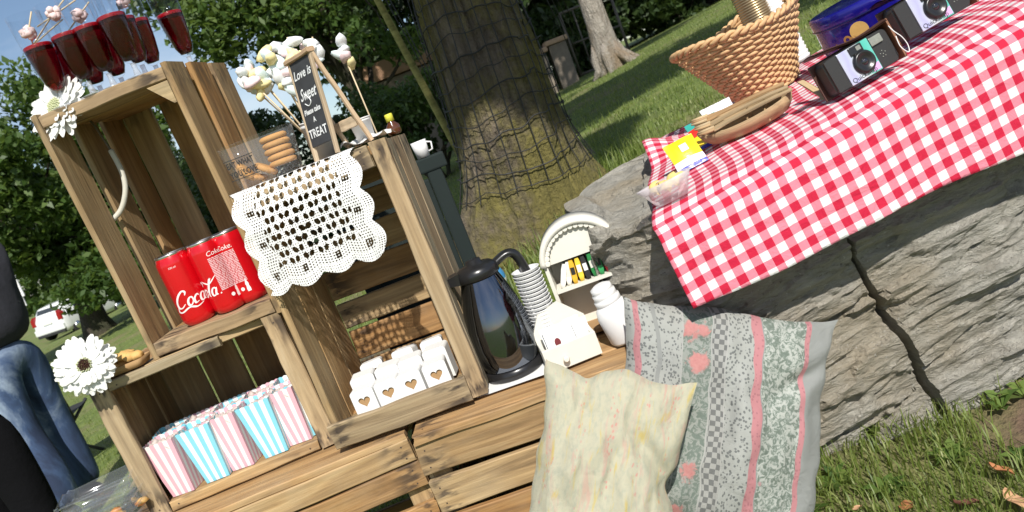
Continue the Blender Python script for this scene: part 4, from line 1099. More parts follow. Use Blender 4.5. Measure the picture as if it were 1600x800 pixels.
mb.tube(pts, .0066, 8); mb.v = [(x, y*1.5, z) for x, y, z in mb.v]; mb.build('handle', M_BLK, jg)
napkin('flat white napkin under the coffee jug', TM(jp.x-.004, jp.y-.010, .8190) @ Matrix.Rotation(R(-6), 4, 'Z'), .115, .105, 8, .0)

# ---- nested cups, tea chest, sugar box, milk bottle
cp = at(851, 500, 1.205); t = thing('cup_stack', 'tall stack of nested white ridged cups behind the coffee jug', 'cup stack', TM(cp.x, 1.205, .819))
mb = MB()
for k in range(24):
    z = .004+k*.0060; mb.lathe([(.0195, z), (.0222, z+.0036), (.0226, z+.0046), (.0214, z+.0048), (.0190, z+.0036), (.0186, z)], 28, cap=(False, k == 23))
mb.build('cup_rim', M_CUP, t)
M_CREAM = plain('cream_paint', (.66, .64, .57), .6, .06, 40, .2)
tq = at(922, 470, 1.27)
tcM = TM(tq.x+.008, 1.235, .8185) @ rotm(-7, 0, 0)
tcx = thing('tea_chest', 'cream arched tea chest with coloured tea packets on its shelf', 'tea box', tcM)
tw, td, sp_ = .061, .066, .130
mb = MB(); mb.box((-tw+.003, td/2, sp_/2), (.006, td, sp_)); mb.build('side_panel', M_CREAM, tcx)
mb = MB(); mb.box((tw-.003, td/2, sp_/2), (.006, td, sp_)); mb.build('side_panel', M_CREAM, tcx)
n = 28; arc = [(math.cos(PI*k/n), math.sin(PI*k/n)) for k in range(n+1)]
mb = MB(); ro, ri = tw+.004, tw-.005
vs = [(r_*c, y, sp_+r_*s_*.92) for y in (-.006, td) for r_ in (ro, ri) for c, s_ in arc]; m = n+1
fs = []
for i in range(n): fs += [(i, i+1, m+i+1, m+i), (2*m+i, 3*m+i, 3*m+i+1, 2*m+i+1), (i, 2*m+i, 2*m+i+1, i+1), (m+i, m+i+1, 3*m+i+1, 3*m+i)]
fs += [(0, m, 3*m, 2*m), (n, 2*m+n, 3*m+n, m+n)]
mb.add(vs, fs); mb.build('arched_roof', M_CREAM, tcx)
mb = MB(); mb.prism([((ri-.0005)*c, sp_+(ri-.0005)*s_*.92) for c, s_ in arc], .004, .008); lun = mb.build('front_lunette', M_CREAM, tcx)
mb = MB()
for k in range(19):
    a = PI*(k+.5)/19; mb.lathe([(.0046, 0), (.0046, .003), (.0036, .004)], 10, TM((ri-.003)*math.cos(a), .0005, sp_+(ri-.003)*math.sin(a)*.92) @ RX90)
mb.build('scalloped_trim', M_CREAM, lun)
mb = MB(); mb.prism([(-tw, 0), (tw, 0), (tw, sp_)]+[(ro*c, sp_+ro*s_*.90) for c, s_ in arc[1:-1]]+[(-tw, sp_)], td-.004, td); mb.build('back_panel', M_CREAM, tcx)
mb = MB(); mb.box((0, td/2-.006, sp_-.045), (2*tw-.0125, td-.008, .005)); mb.build('shelf', M_CREAM, tcx)
mb = MB(); mb.box((0, td/2, .003), (2*tw-.0125, td-.008, .006)); mb.build('floor_panel', M_KRAFT, tcx)
teas = [((.80, .79, .75), 14, 'white tea packet leaning at the left end of the shelf'), ((.80, .77, .70), 9, 'cream tea packet leaning second on the shelf'), ((.72, .43, .03), 3, 'yellow tea packet on the shelf'), ((.78, .55, .05), 2, 'orange yellow tea packet beside the yellow one'), ((.025, .025, .025), 0, 'black tea packet on the shelf'),
        ((.02, .20, .05), 0, 'dark green tea packet on the shelf'), ((.03, .30, .09), 0, 'bright green tea packet on the shelf'), ((.45, .02, .03), 0, 'dark red tea packet on the shelf'), ((.62, .03, .03), -2, 'red tea packet at the right end of the shelf')]
for k, (c, a_, lb) in enumerate(teas):
    mt = plain('tea_packet_%d' % k, c, .5, .25, 90, .3)
    t = thing('tea_packet', lb, 'tea packet', tcM @ TM(-.044+.0112*k, .004+.003*(k % 2), sp_-.0422) @ Matrix.Rotation(R(a_*1.6), 4, 'Y'), 'tea packets on the chest shelf')
    mb = MB(); loft(mb, [[(x, y+.020, z) for x, y in rrect(w, .019, .001, 2)] for w, z in ((.0030, 0), (.0044, .008), (.0044, .030), (.0032, .0385))]); mb.add([(x, y+.020, .0386) for x, y in rrect(.0032, .019, .001, 2)], [tuple(range(12))]); mb.build('sachet', mt, t)
    mb = MB(); mb.box((0, .0008, .021), (.0066, .0006, .012)); mb.build('label', [M_WHITE, M_CREAM, M_INK, M_WHITE][k % 4], t)
# sugar box with a little knob
sp0 = at(902, 560, 1.135)
sbM = TM(sp0.x-.004, 1.135, .8190) @ rotm(3, 0, 0)
sb = thing('sugar_box', 'small cream wooden box with round knob, full of sugar sachets', 'box', sbM)
sw, sd_, sh_ = .042, .050, .036
for nm, c_, d_ in (('front_panel', (0, 0, sh_/2), (2*sw, .006, sh_)), ('side_panel', (-sw+.003, sd_/2, sh_/2), (.006, sd_-.0065, sh_-.001)), ('side_panel', (sw-.003, sd_/2, sh_/2), (.006, sd_-.0065, sh_-.001)), ('base_panel', (0, sd_/2, .003), (2*sw-.0125, sd_-.007, .005))):
    mb = MB(); mb.cbox(c_, d_, .001); mb.build(nm, M_CREAM, sb)
mb = MB(); mb.prism([(-sw, 0), (sw, 0), (sw, .052), (.01, .086), (-.026, .076), (-sw, .05)], sd_, sd_+.005); mb.build('back_panel', M_CREAM, sb)
mb = MB(); mb.lathe([(.0022, 0), (.0022, .004), (.0048, .006), (.0050, .009), (.003, .0115)], 16, TM(-.012, -.003, .015) @ RX90); mb.build('knob', M_CREAM, sb)
M_DOT = plain('dark_red_emblem', (.14, .012, .015), .5, .3, 200)
for k in range(7):
    x = -.030+.0098*k; t = thing('sugar_sachet', ['front left white sugar sachet with a dark red round emblem', 'white sugar sachet just behind the emblem one', 'white sugar sachet third from the left in the sugar box', 'white sugar sachet in the middle of the sugar box', 'white sugar sachet right of the middle of the sugar box', 'white sugar sachet second from the right in the sugar box', 'white sugar sachet at the right end of the sugar box'][k], 'sugar sachet',
        sbM @ TM((-.014 if k == 0 else x), (.008 if k == 0 else .016+.0045*(k % 3)), .0065) @ Matrix.Rotation(R((0, 5, -6, 8, -4, 6, 12)[k]), 4, 'Z') @ Matrix.Rotation(R(-9), 4, 'X'), 'sugar sachets in the sugar box')
    w_, h_ = (.017, .056) if k == 0 else (.0125, .050+.004*(k % 2)); mb = MB()
    mb.grid(4, 8, lambda u, v: ((u-.5)*2*w_*(1-.04*math.sin(PI*v)), -.0022*math.sin(PI*u)*math.sin(PI*v), v*h_)); mb.grid(4, 8, lambda u, v: ((.5-u)*2*w_*(1-.04*math.sin(PI*v)), .0022*math.sin(PI*u)*math.sin(PI*v)+.0002, v*h_)); mb.build('sachet', M_WHITE, t)
    if k == 0:
        mb = MB(); mb.add([(.0005+.0055*math.cos(a)*.85, -.0030, .031+.0066*math.sin(a)) for a in np.linspace(0, 2*PI, 18, endpoint=False)], [tuple(range(18))]); mb.build('emblem', M_DOT, t)
        mb = MB(); vs, fs = text_vf('TAZA', .0048); mb.add([(-.006+v.x, -.0026, .0185+v.y) for v in vs], fs) if False else mb.box((0, -.0027, .0195), (.013, .0004, .0016)); mb.build('print_line', M_INK, t)
bq = at(955, 492, 1.150)
t = thing('milk_bottle', 'white plastic milk bottle with ridged lid tipped beside the tea chest', 'bottle', TM(bq.x+.014, 1.160, .8195) @ rotm(0, 0, -9))
mb = MB(); mb.lathe([(.026, 0), (.028, .004), (.028, .045), (.025, .056), (.019, .063)], 32); mb.build('bottle_body', M_CUP, t)
mb = MB(); mb.lathe([(.0185, .062), (.0205, .064), (.0205, .071), (.0175, .0725), (.0185, .074), (.0185, .081), (.016, .0825), (.017, .084), (.0165, .090), (.010, .093)], 32); mb.build('lid', M_CUP, t)
# ================================================================== ROCK, CLOTH AND PICNIC THINGS
def rtop(x, y=1.2): return .953+.155*x+.012*mn.noise(Vector((x*5, y*5, 3)))*0
def ctop(x, y=1.2): return .967+.155*x
g = G('grey_rock')
v = g.n('Mapping', {'Vector': g.n('TexCoord').outputs['Object'], 'Rotation': (0, R(13), 0), 'Scale': (1, 1, 3.6)}).outputs[0]
a = g.noise(v, 22, 8, .72, .25); b = g.noise(v, 60, 6, .7, .2); c = g.noise(g.obj(), 4.2, 5, .6); d = g.noise(g.obj(), 260, 2, .5); e_ = g.noise(g.obj(), 17, 5, .65)
col = g.ramp(a, [(.28, (.25, .238, .205)), (.5, (.43, .41, .355)), (.74, (.58, .56, .495))])
col = g.mix(g.ramp(c, [(.46, 0.), (.68, .6)]), col, (.36, .285, .175))
col = g.mix(g.ramp(e_, [(.60, 0.), (.70, .5)]), col, (.20, .19, .135))
col = g.mix(g.ramp(b, [(.30, .8), (.40, 0.)]), col, (.075, .068, .055))
col = g.mix(g.ramp(d, [(.64, 0.), (.76, .7)]), col, (.66, .64, .60))
hgt = g.math('ADD', g.math('ADD', g.math('MULTIPLY', a, 1.0), g.math('MULTIPLY', b, .8)), g.math('MULTIPLY', d, .12))
g.bsdf(col, .88, g.bump(hgt, 1.0, .017)); M_ROCK = g.m
xs = np.unique(np.r_[np.linspace(.125, .425, 110), np.linspace(.425, .475, 60), np.linspace(.475, 1.75, 230)])
# profile parameter: 0 front bottom -> front top -> top -> back
def rockpt(x, t):
    zt = rtop(x)
    e = max(0.0, min(1.0, (.30-x)/.176)); rd = 1-math.sqrt(max(0, 1-e*e))
    yf = 1.082+.16*rd+.02*e+.05*max(0, x-.9); yb = 1.78-.30*rd
    zb = .42
    if t < .62:
        k = t/.62; zb = .42+.20*(x-.5); z = zb+(zt-.012-zb)*k
        x = x+.23*(.842-z)*min(1, max(0, (x-.2)/.15))*min(1, (1-k)/.12)
        y = yf+.060*(1-k)**1.5-.012*math.sin(PI*k)
        nrm = Vector((-.6*rd, -1, .1)).normalized()
    elif t < .67:
        k = (t-.62)/.05; an = k*PI/2; z = zt-.012+.012*math.sin(an); y = yf+.014*(1-math.cos(an)); nrm = Vector((0, -math.cos(an), math.sin(an)))
    elif t < .93:
        k = (t-.67)/.26; y = yf+.014+(yb-yf-.03)*k; z = zt; nrm = Vector((0, 0, 1))
    else:
        k = (t-.93)/.07; y = yb-.016+.016*math.sin(k*PI/2); z = zt-(zt-zb)*k; nrm = Vector((0, 1, .2)).normalized()
    p = Vector((x, y, z))
    q = Vector((x, y*.6, z*1.0))
    bare = x < .165+.26*max(0, y-1.035)
    front = 1.0 if t < .64 else ((.75 if bare else .22) if t < .93 else .6)
    w2 = Vector((x, y*.6, z-.19*x))+.012*mn.noise_vector(q*9)
    def slab(sx, sz, ph):
        P_ = Vector((w2.x*sx+ph, w2.y*sx*.6, w2.z*sz)); dd, pp = mn.voronoi(P_)
        gap = min(1, max(0, (dd[1]-dd[0])/.075)); out = 0
        for k_, wgt in ((0, .5+.5*gap), (1, .5-.5*gap)):
            h_ = mn.cell(pp[k_]*7.31+Vector((ph, 1, 2))); h2 = mn.cell(pp[k_]*3.77+Vector((9, ph, 5)))
            out += wgt*(h_+.9*h2*(P_.z-pp[k_].z)+.5*h_*(P_.x-pp[k_].x))
        return out-(1-gap)*.30
    sw = (w2.z+.014*mn.noise(q*6+Vector((4, 0, 0))))/.031; sf = math.floor(sw); sw -= sf
    saw = (sw**2.2)*max(0, .15+mn.noise(Vector((x*5.5, sf*1.71, 3))))
    dsp = front*(.015*slab(4.2, 15, 0)+.0085*slab(11, 38, 3.3)+.020*saw)+.022*front*mn.noise(q*4.5)+.005*mn.noise(q*24)+.0055*mn.noise(Vector((q.x*42, q.y*42, q.z*110-q.x*21)))*(1 if t < .64 else .6)
    if t < .63:           # the deep slanting crack
        xc = .450+(.842-z)*.23+.0025*mn.noise(Vector((z*22, 0, 0))); w_ = .0024+.0036*max(0, min(1, (.86-z)/.22))
        dx = abs(x-xc)
        if z < .862: dsp -= .07*max(0, min(1, (w_-dx)/(.45*w_)+.3)) if dx < w_*1.3 else 0
        if x > xc and z < .862: dsp += .006
    if .67 < t and not bare: dsp = min(dsp, .006) if t < .93 else dsp
    if t > .60 and t < .93 and not bare: dsp = max(-.012, min(dsp, .007))
    return p+nrm*dsp
ts = np.r_[np.linspace(0, .62, 150), np.linspace(.625, .67, 10), np.linspace(.68, .93, 50), np.linspace(.94, 1, 8)]
mb = MB(); nt_ = len(ts)
vs = [rockpt(float(x), float(t)) for x in xs for t in ts]
fs = [(i*nt_+j, (i+1)*nt_+j, (i+1)*nt_+j+1, i*nt_+j+1) for i in range(len(xs)-1) for j in range(nt_-1)]
cen = sum((Vector(vs[j]) for j in range(nt_)), Vector())/nt_+Vector((-.012, 0, 0)); vs.append(cen)
fs += [(len(vs)-1, j, j+1) for j in range(nt_-1)]
mb.add(vs, fs, smooth=False); rk = mb.build('rock', M_ROCK); tag(rk, 'big layered grey rock with a deep slanting crack, under the checked cloth', 'rock')

# ---- gingham cloth
g = G('red_gingham'); u, v = g.uv(); per = .0248
wv = g.noise(g.n('TexCoord').outputs['UV'], 900, 2)
fu = g.math('LESS_THAN', g.math('FRACT', g.math('DIVIDE', u, per)), .5); fv = g.math('LESS_THAN', g.math('FRACT', g.math('DIVIDE', v, per)), .5)
sm_ = g.math('MULTIPLY', g.math('ADD', fu, fv), .5)
col = g.ramp(sm_, [(0, (.80, .79, .78)), (.5, (.74, .235, .305)), (1, (.56, .008, .045))], 'LINEAR')
crs = g.noise(g.obj((1, 1, 1)), 30, 5, .6, 1.4)
pr = g.n('BsdfPrincipled', {'Base Color': col, 'Roughness': .85, 'Normal': g.bump(g.math('ADD', g.math('MULTIPLY', wv, .15), crs), .7, .006)}).outputs[0]
tr = g.n('BsdfTranslucent', {'Color': col}).outputs[0]
g.surf(g.n('MixShader', {0: .15, 1: pr, 2: tr}).outputs[0]); M_GING = g.m
def clothpt(a, b):
    # a along the front (0 left), b<0 over the top towards the back, b>0 hanging down the front
    wob = .0035*mn.noise(Vector((a*9, b*9, 1)))+.0016*mn.noise(Vector((a*26, b*20, 5)))
    if b <= 0:
        bk = -b; x = .186+a*(1+.05*bk)+.26*bk+.004*math.sin(bk*21); y = 1.035+bk
        lift = .034*math.exp(-((a-.0)/.05)**2)*max(0, min(1, (bk-.36)/.1))*(1-.6*max(0, (bk-.5)/.1))
        return Vector((x, y, ctop(x)+wob+lift-.010*max(0, 1-bk/.035)**2))
    L = b; x = .186+a; r_ = .030; an = min(L/r_, PI/2*.93)
    y = 1.035-r_*math.sin(an); z = ctop(x)-.010-r_*(1-math.cos(an)); L2 = max(0, L-r_*PI/2*.93)
    y -= L2*.10; z -= L2*.99; x += L2*.11
    fold = (.0040*math.sin(a*17+.8)+.0022*math.sin(a*41))*min(1, L/.09)
    return Vector((x+.5*wob, y+fold-.6*wob, z+wob*.5))
AW, BK = .92, .66
def hem(a): return .128+.052*min(1, a/.7)+.004*math.sin(a*15)
mb = MB()
nu, nv_ = 230, 190
def cf(u, v):
    a = u*AW; lo = -BK+.05*math.sin(a*4); hi = hem(a); b = lo+(hi-lo)*v
    return clothpt(a, b)
def cuv(u, v):
    a = u*AW; lo = -BK+.05*math.sin(a*4); hi = hem(a); b = lo+(hi-lo)*v
    return (a+.007, b+.5)
mb.grid(nu, nv_, cf, uvfn=cuv)
ck = mb.build('checked_cloth', M_GING); tag(ck, 'red and white checked cloth draped over the grey rock', 'tablecloth')
mo = ck.modifiers.new('thickness', 'SOLIDIFY'); mo.thickness = .0012; mo.offset = 0
def ctz(x, y):
    "height of the cloth at world x, y on the top"
    bk = y-1.035; a = (x-.186-.26*bk)/(1+.05*bk)
    return clothpt(a, -bk).z if bk > 0 else ctop(x)
SLOPE = -8.8
def onc(x, y, yaw=0, dz=.0016): return TM(x, y, ctz(x, y)+dz) @ Matrix.Rotation(R(SLOPE), 4, 'Y') @ Matrix.Rotation(R(yaw), 4, 'Z')

# ---- wicker basket
M_WICK = plain('wicker', (.56, .355, .175), .65, .28, 130, .5, .001)
bM = onc(.560, 1.49, 20, .003) @ Matrix.Rotation(R(-2), 4, 'Y')
bk_ = thing('wicker_basket', 'flared woven wicker basket holding gold cups on the checked cloth', 'basket', bM)
def brad(h): return .053+.064*(h**1.12)
HB = .135; nst = 34
def bell(th): return 1+.10*math.cos(2*th)
for k in range(nst):
    th = 2*PI*k/nst; mb = MB()
    mb.tube([(brad(h)*bell(th)*math.cos(th), brad(h)*bell(th)*math.sin(th), HB*h+.012*math.cos(2*th)*h*h) for h in np.linspace(0, 1, 8)], .0024, 5); mb.build('stake', M_WICK, bk_)
for k in range(23):
    h = (k+.4)/23.4; mb = MB(); n = nst*4
    for ph in (0,):
        mb.tube([((brad(h)*bell(th)+.0030*(1 if k % 2 else -1)*math.cos(th*nst/2)*1.0)*math.cos(th), (brad(h)*bell(th)+.0030*(1 if k % 2 else -1)*math.cos(th*nst/2))*math.sin(th), HB*h+.012*math.cos(2*th)*h*h) for th in np.linspace(0, 2*PI, n, endpoint=False)], .0032, 6, closed=True)
    mb.build('weave_strand', M_WICK, bk_)
for s_ in (0, 1):
    mb = MB(); n = 160
    mb.tube([((brad(1.01)*bell(th)+.004*math.cos(th*22+s_*PI))*math.cos(th), (brad(1.01)*bell(th)+.004*math.cos(th*22+s_*PI))*math.sin(th), HB*1.015+.012*math.cos(2*th)+.004*math.sin(th*22+s_*PI)) for th in np.linspace(0, 2*PI, n, endpoint=False)], .0042, 6, closed=True)
    mb.build('rim_braid', M_WICK, bk_)
mb = MB(); mb.lathe([(.053, .001), (.053, .006)], 32); mb.build('basket_base', M_WICK, bk_)
g = G('gold_card'); g.bsdf((.42, .33, .20), .32, **{'Metallic': .75}); M_GOLD = g.m
gp = at(1172, 20, 1.47); gl_ = bM.inverted() @ gp
gM = bM @ TM(gl_.x, gl_.y, .012) @ Matrix.Rotation(R(4), 4, 'Y')
t = thing('gold_cup_stack', 'stack of ribbed gold cups standing in the wicker basket', 'cup stack', gM)
mb = MB(); prof = []
for k in range(46): prof += [(.0258, .004+k*.0046), (.0278, .0058+k*.0046), (.0278, .0070+k*.0046), (.0258, .0078+k*.0046)]
mb.lathe(prof, 32); mb.build('ribbed_cups', M_GOLD, t)
t = thing('white_cup_stack', 'white cups beside the gold stack in the basket', 'cup stack', bM @ TM(gl_.x+.050, gl_.y+.004, .012), None)
mb = MB(); prof = []
for k in range(20): prof += [(.021, .004+k*.008), (.0235, .0105+k*.008), (.0235, .0118+k*.008)]
mb.lathe(prof, 28); mb.build('nested_cups', M_CUP, t)

# ---- blue biscuit tin
g = G('blue_tin'); g.bsdf((.012, .010, .24), .18, **{'Metallic': .35, 'Coat Weight': .5}); M_BLUE = g.m
g = G('tin_rim'); g.bsdf((.03, .035, .16), .2, **{'Metallic': .8}); M_TRIM = g.m
tl = at(1302, 45, 1.30); TR_ = .080
tnM = onc(tl.x+TR_-.002, 1.325, 0, .002)
tn = thing('biscuit_tin', 'round blue biscuit tin with printed biscuits behind the cameras', 'tin', tnM)
mb = MB(); mb.lathe([(TR_-.001, 0), (TR_, .002), (TR_, .070)], 56, cap=(True, False)); mb.build('tin_wall', M_BLUE, tn)
mb = MB(); mb.lathe([(TR_+.0005, .069), (TR_+.0022, .0705), (TR_+.0022, .0885), (TR_+.0005, .0915), (TR_-.004, .0922), (.001, .0915)], 56, cap=(False, True)); mb.build('tin_lid', M_BLUE, tn)
mb = MB(); mb.lathe([(TR_+.0024, .0700), (TR_+.0034, .0708), (TR_+.0034, .0718), (TR_+.0024, .0726)], 56, cap=(False, False)); mb.build('lid_rim', M_TRIM, tn)
M_PB1 = plain('printed_biscuit', (.52, .33, .10), .45, .2, 120, 0); M_PB2 = plain('printed_pretzel', (.36, .19, .05), .45, .2, 120, 0); M_PBB = plain('printed_brown', (.25, .13, .06), .45, .3, 60, 0)
def ontin(vs, s0, z0, r=TR_+.0005): return [(lambda a: (r*math.cos(a), r*math.sin(a), z0+y))(R(-140)+(s0+x)/r) for x, y in vs]
def disc(r, n=22): return [(r*math.cos(2*PI*k/n), r*math.sin(2*PI*k/n)) for k in range(n)]
mb = MB(); mb.add(ontin(disc(.0145), .016, .050, TR_+.0009), [tuple(range(22))]); mb.build('print_round_biscuit', M_PB1, tn)
mb = MB()
for (cx, cy) in ((-.006, .024), (.003, .020), (-.003, .015)):
    oo = disc(.0068, 16); ii = disc(.0032, 16); mb.add(ontin([(x+cx, y+cy-.024) for x, y in oo+ii], 0, .044, TR_+.0007), [(i, (i+1) % 16, 16+(i+1) % 16, 16+i) for i in range(16)])
mb.build('print_pretzel', M_PB2, tn)
mb = MB(); mb.add(ontin([(-.030, -.020), (.012, -.020), (.018, -.008), (-.008, 0), (-.030, .004)], 0, .040, TR_+.0004), [(0, 1, 2, 3, 4)]); mb.build('print_band', M_PBB, tn)

# ---- disposable cameras in brown cases
g = G('camera_body'); n_ = g.noise(g.obj(), 400, 2); g.bsdf((.022, .021, .020), .42, g.bump(n_, .25, .0006)); M_CAMB = g.m
g = G('holographic_card'); o_ = g.n('TexCoord').outputs['Object']; a_ = g.noise(o_, 26, 2, .4, 1.5)
sx = g.n('SeparateXYZ', {0: o_}); gr = g.math('ADD', g.math('MULTIPLY', sx.outputs[0], 11.0), g.math('MULTIPLY', a_, .22))
g.bsdf(g.ramp(gr, [(.38, (.46, .48, .58)), (.50, (.40, .40, .66)), (.62, (.52, .56, .60)), (.76, (.50, .55, .56)), (.86, (.08, .46, .36)), (1.0, (.14, .50, .42))]), .25, **{'Metallic': .15}); M_HOLO = g.m
M_HOLO2 = plain('holographic_pink', (.62, .36, .66), .3, .2, 60, 0)
g = G('lens_glass'); g.bsdf((.01, .01, .015), .04, **{'Coat Weight': 1.0}); M_LENS = g.m
M_WIN = plain('flash_window', (.22, .23, .20), .2, .3, 300, .3)
M_LEATH = plain('brown_leather', (.075, .032, .022), .45, .25, 120, .3)
M_LEATH2 = plain('tan_leather_edge', (.22, .10, .05), .6, .2, 90, .3)
def make_camera(M, label):
    t = thing('film_camera', label, 'camera', M, 'disposable film cameras on the cloth')
    W_, H_, D_ = .122, .060, .028; mb = MB()
    pr_ = [(x, z+H_/2) for x, z in rrect(W_/2, H_/2, .010, 5)]
    vs = []; n = len(pr_)
    for y, k in ((0, .955), (.003, 1), (D_, 1)): vs += [((x)*k+W_/2, y, (z-H_/2)*k+H_/2) for x, z in pr_]
    fs = [(i*n+j, (i+1)*n+j, (i+1)*n+(j+1) % n, i*n+(j+1) % n) for i in range(2) for j in range(n)]+[tuple(range(n)), tuple(range(3*n-1, 2*n-1, -1))]
    mb.add(vs, fs, smooth=False); mb.box((.013, -.0015, H_/2), (.022, .004, H_*.9)); mb.build('camera_body', M_CAMB, t)
    mb = MB(); mb.cbox((.054, -.0025, H_/2), (.058, .006, H_*.94), .0012); card = mb.build('card_sleeve', M_HOLO, t)
    mb = MB(); mb.add([(.066, -.0058, .004), (.0815, -.0058, .004), (.0815, -.0058, .017), (.074, -.0058, .014)], [(0, 1, 2, 3)]); mb.build('pink_corner', M_HOLO2, card)
    mb = MB(); vs, fs = text_vf('QuickSnap', .0105); wm = max(v.x for v in vs); mb.add([(.028+v.x*.046/wm, -.0060, .0045+v.y) for v in vs], fs); mb.build('lettering', M_INK, card)
    mb = MB(); mb.lathe([(.0192, 0), (.0192, .003), (.0165, .0065), (.0145, .0068), (.0120, .0045), (.0055, .0035)], 32, TM(.060, -.0055, .0265) @ RX90); ln = mb.build('lens_ring', M_BLK, t)
    mb = MB(); mb.lathe([(.0060, .0036), (.0048, .0052), (.001, .0058)], 20, TM(.060, -.0055, .0265) @ RX90, cap=(False, True)); mb.build('lens', M_LENS, ln)
    mb = MB(); mb.cbox((.057, -.0062, .0505), (.024, .005, .014), .0015); vf = mb.build('viewfinder', M_BLK, t)
    mb = MB(); mb.box((.061, -.0090, .051), (.008, .001, .007)); mb.build('viewfinder_glass', M_WIN, vf)
    mb = MB(); mb.cbox((.096, -.0020, .0475), (.022, .005, .014), .0012); mb.build('flash', M_WIN, t)
    mb = MB()
    for (dx, dz) in ((0, 0), (.0045, .002), (-.0045, .002), (.0025, -.004), (-.0025, -.004), (0, .0055)): mb.lathe([(.0011, 0), (.0008, .001)], 8, TM(.098+dx, 0, .022+dz) @ RX90)
    mb.build('speaker_dots', M_WIN, t)
    mb = MB(); mb.lathe([(.006, 0), (.006, .003), (.005, .0038)], 18, TM(.104, .014, H_)); mb.build('shutter_button', M_BLK, t)
    return t
def make_case(M, label):
    t = thing('camera_case', label, 'camera case', M, 'brown leather camera cases'); W_ = .122
    mb = MB(); mb.cbox((W_/2, .0335, .031), (W_+.012, .004, .064), .0012); mb.build('back_panel', M_LEATH, t)
    mb = MB(); mb.cbox((W_+.0065, .014, .034), (.004, .034, .070), .0012); mb.build('side_panel', M_LEATH2, t)
    mb = MB()
    def fl(u, v):
        x = -.010+u*(W_+.014); return (x, .034-.046*v+.012*math.sin(PI*u)*v, .0632+.005*math.sin(v*2.4)-.003*v+.002*math.sin(u*7)+.010*(1-u)**3)
    mb.grid(14, 6, fl); mb.grid(14, 6, lambda u, v: Vector(fl(1-u, v))+Vector((0, 0, .0022))); mb.build('flap', M_LEATH, t)
    return t
c1p = at(1322, 161, 1.092); M1 = TM(c1p.x-.006, 1.092, ctz(c1p.x+.03, 1.1)+.0045) @ rotm(4, -9, SLOPE) @ Matrix.Scale(.86, 4)
cam1 = make_camera(M1, 'film camera with silver teal front nearer the wicker basket')
make_case(M1, 'brown leather case with raised flap behind the left camera')
c2p = at(1458, 92, 1.15); M2 = TM(c2p.x-.027, 1.15, ctz(c2p.x+.03, 1.15)+.0055) @ rotm(3, -9, SLOPE) @ Matrix.Scale(.92, 4)
dup(cam1, M2, 'film camera with silver teal front farther right on the cloth')
cs = bpy.data.objects['camera_case']; dup(cs, M2, 'brown leather case behind the right camera')
t = thing('cord_loop', 'thin white wrist cord hanging beside the left camera', 'cord', M1 @ TM(.128, -.012, .0))
mb = MB(); mb.tube(crspline([(0, .012, .058), (-.004, 0, .045), (.002, -.002, .03), (.004, -.002, .014), (-.002, -.004, .004), (-.008, -.002, .018), (-.005, 0, .036)], 30), .0008, 6); mb.build('loop', M_WHITE, t)

# ---- wooden boat bowl, wooden fork and knife
M_BOAT = wood('bowl_wood', (.30, .19, .085), (.47, .315, .155), (.56, .40, .215), stain=0)
bwM = onc(.418, 1.235, -27, .010) @ Matrix.Rotation(R(15), 4, 'X')
bw = thing('wooden_bowl', 'shallow boat shaped wooden bowl on the checked cloth', 'bowl', bwM)
def boat(L, Wd, z, n=28): return [(L*math.cos(a)*(1+.0*math.cos(a)), Wd*math.sin(a)*abs(math.sin(a))**.15, z) for a in np.linspace(0, 2*PI, n, endpoint=False)]
mb = MB(); loft(mb, [boat(.064, .022, 0), boat(.074, .030, .012), boat(.078, .034, .026), boat(.0765, .0325, .0262), boat(.072, .028, .012), boat(.062, .020, .0025)]); b_ = len(mb.v); mb.f.append(tuple(b_-28+k for k in range(28))); mb.m.append(0); mb.sm.append(False)
mb.build('bowl_shell', M_BOAT, bw)
for xx in (.006, .034):
    mb = MB(); mb.box((xx, 0, .0135), (.002, .046, .019)); mb.build('divider', M_BOAT, bw)
def cutlery(name, label, M, L, tines):
    t = thing(name, label, 'cutlery', M); mb = MB(); n = 18; pts = []
    out = []
    for k in range(n+1):
        s_ = k/n; x = L*s_
        w = .0052+.0018*s_ if s_ < .68 else (.0064+.006*math.sin((s_-.68)/.32*PI*.62)) if tines else .0052+.0050*math.sin(s_*PI*.9)**2
        out.append((x, w))
    top = [(x, w) for x, w in out]; bot = [(x, -w) for x, w in reversed(out)]
    def strip(o2, x0, x1, y0, y1):
        pass
    if tines:
        hd = [p for p in top if p[0] < L*.84]; e = hd[-1][0]; w = hd[-1][1]
        poly = hd+[(-0+x, -w_) for x, w_ in reversed(hd)]
        mb.add([(x, y, .0012*math.sin(x/L*6)) for x, y in poly]+[(x, y, .0019+.0012*math.sin(x/L*6)) for x, y in poly], [tuple(range(len(poly))), tuple(range(2*len(poly)-1, len(poly)-1, -1))]+[(i, (i+1) % len(poly), len(poly)+(i+1) % len(poly), len(poly)+i) for i in range(len(poly))], smooth=False)
        mb.build('handle', M_BOAT, t)
        for k in range(3):
            yy = -w+w*(2*k+1)/3; mb = MB(); mb.tube([(e-.001, yy, .0012), (L*.93, yy*1.05, .0022), (L, yy, .0042)], [w*.26, w*.24, w*.12], 6); mb.build('tine', M_BOAT, t)
    else:
        poly = top+bot; z = lambda x: .0008*math.sin(x/L*5)
        mb.add([(x, y, z(x)) for x, y in poly]+[(x, y, .0018+z(x)) for x, y in poly], [tuple(range(len(poly))), tuple(range(2*len(poly)-1, len(poly)-1, -1))]+[(i, (i+1) % len(poly), len(poly)+(i+1) % len(poly), len(poly)+i) for i in range(len(poly))], smooth=False)
        mb.build('blade', M_BOAT, t)
    return t
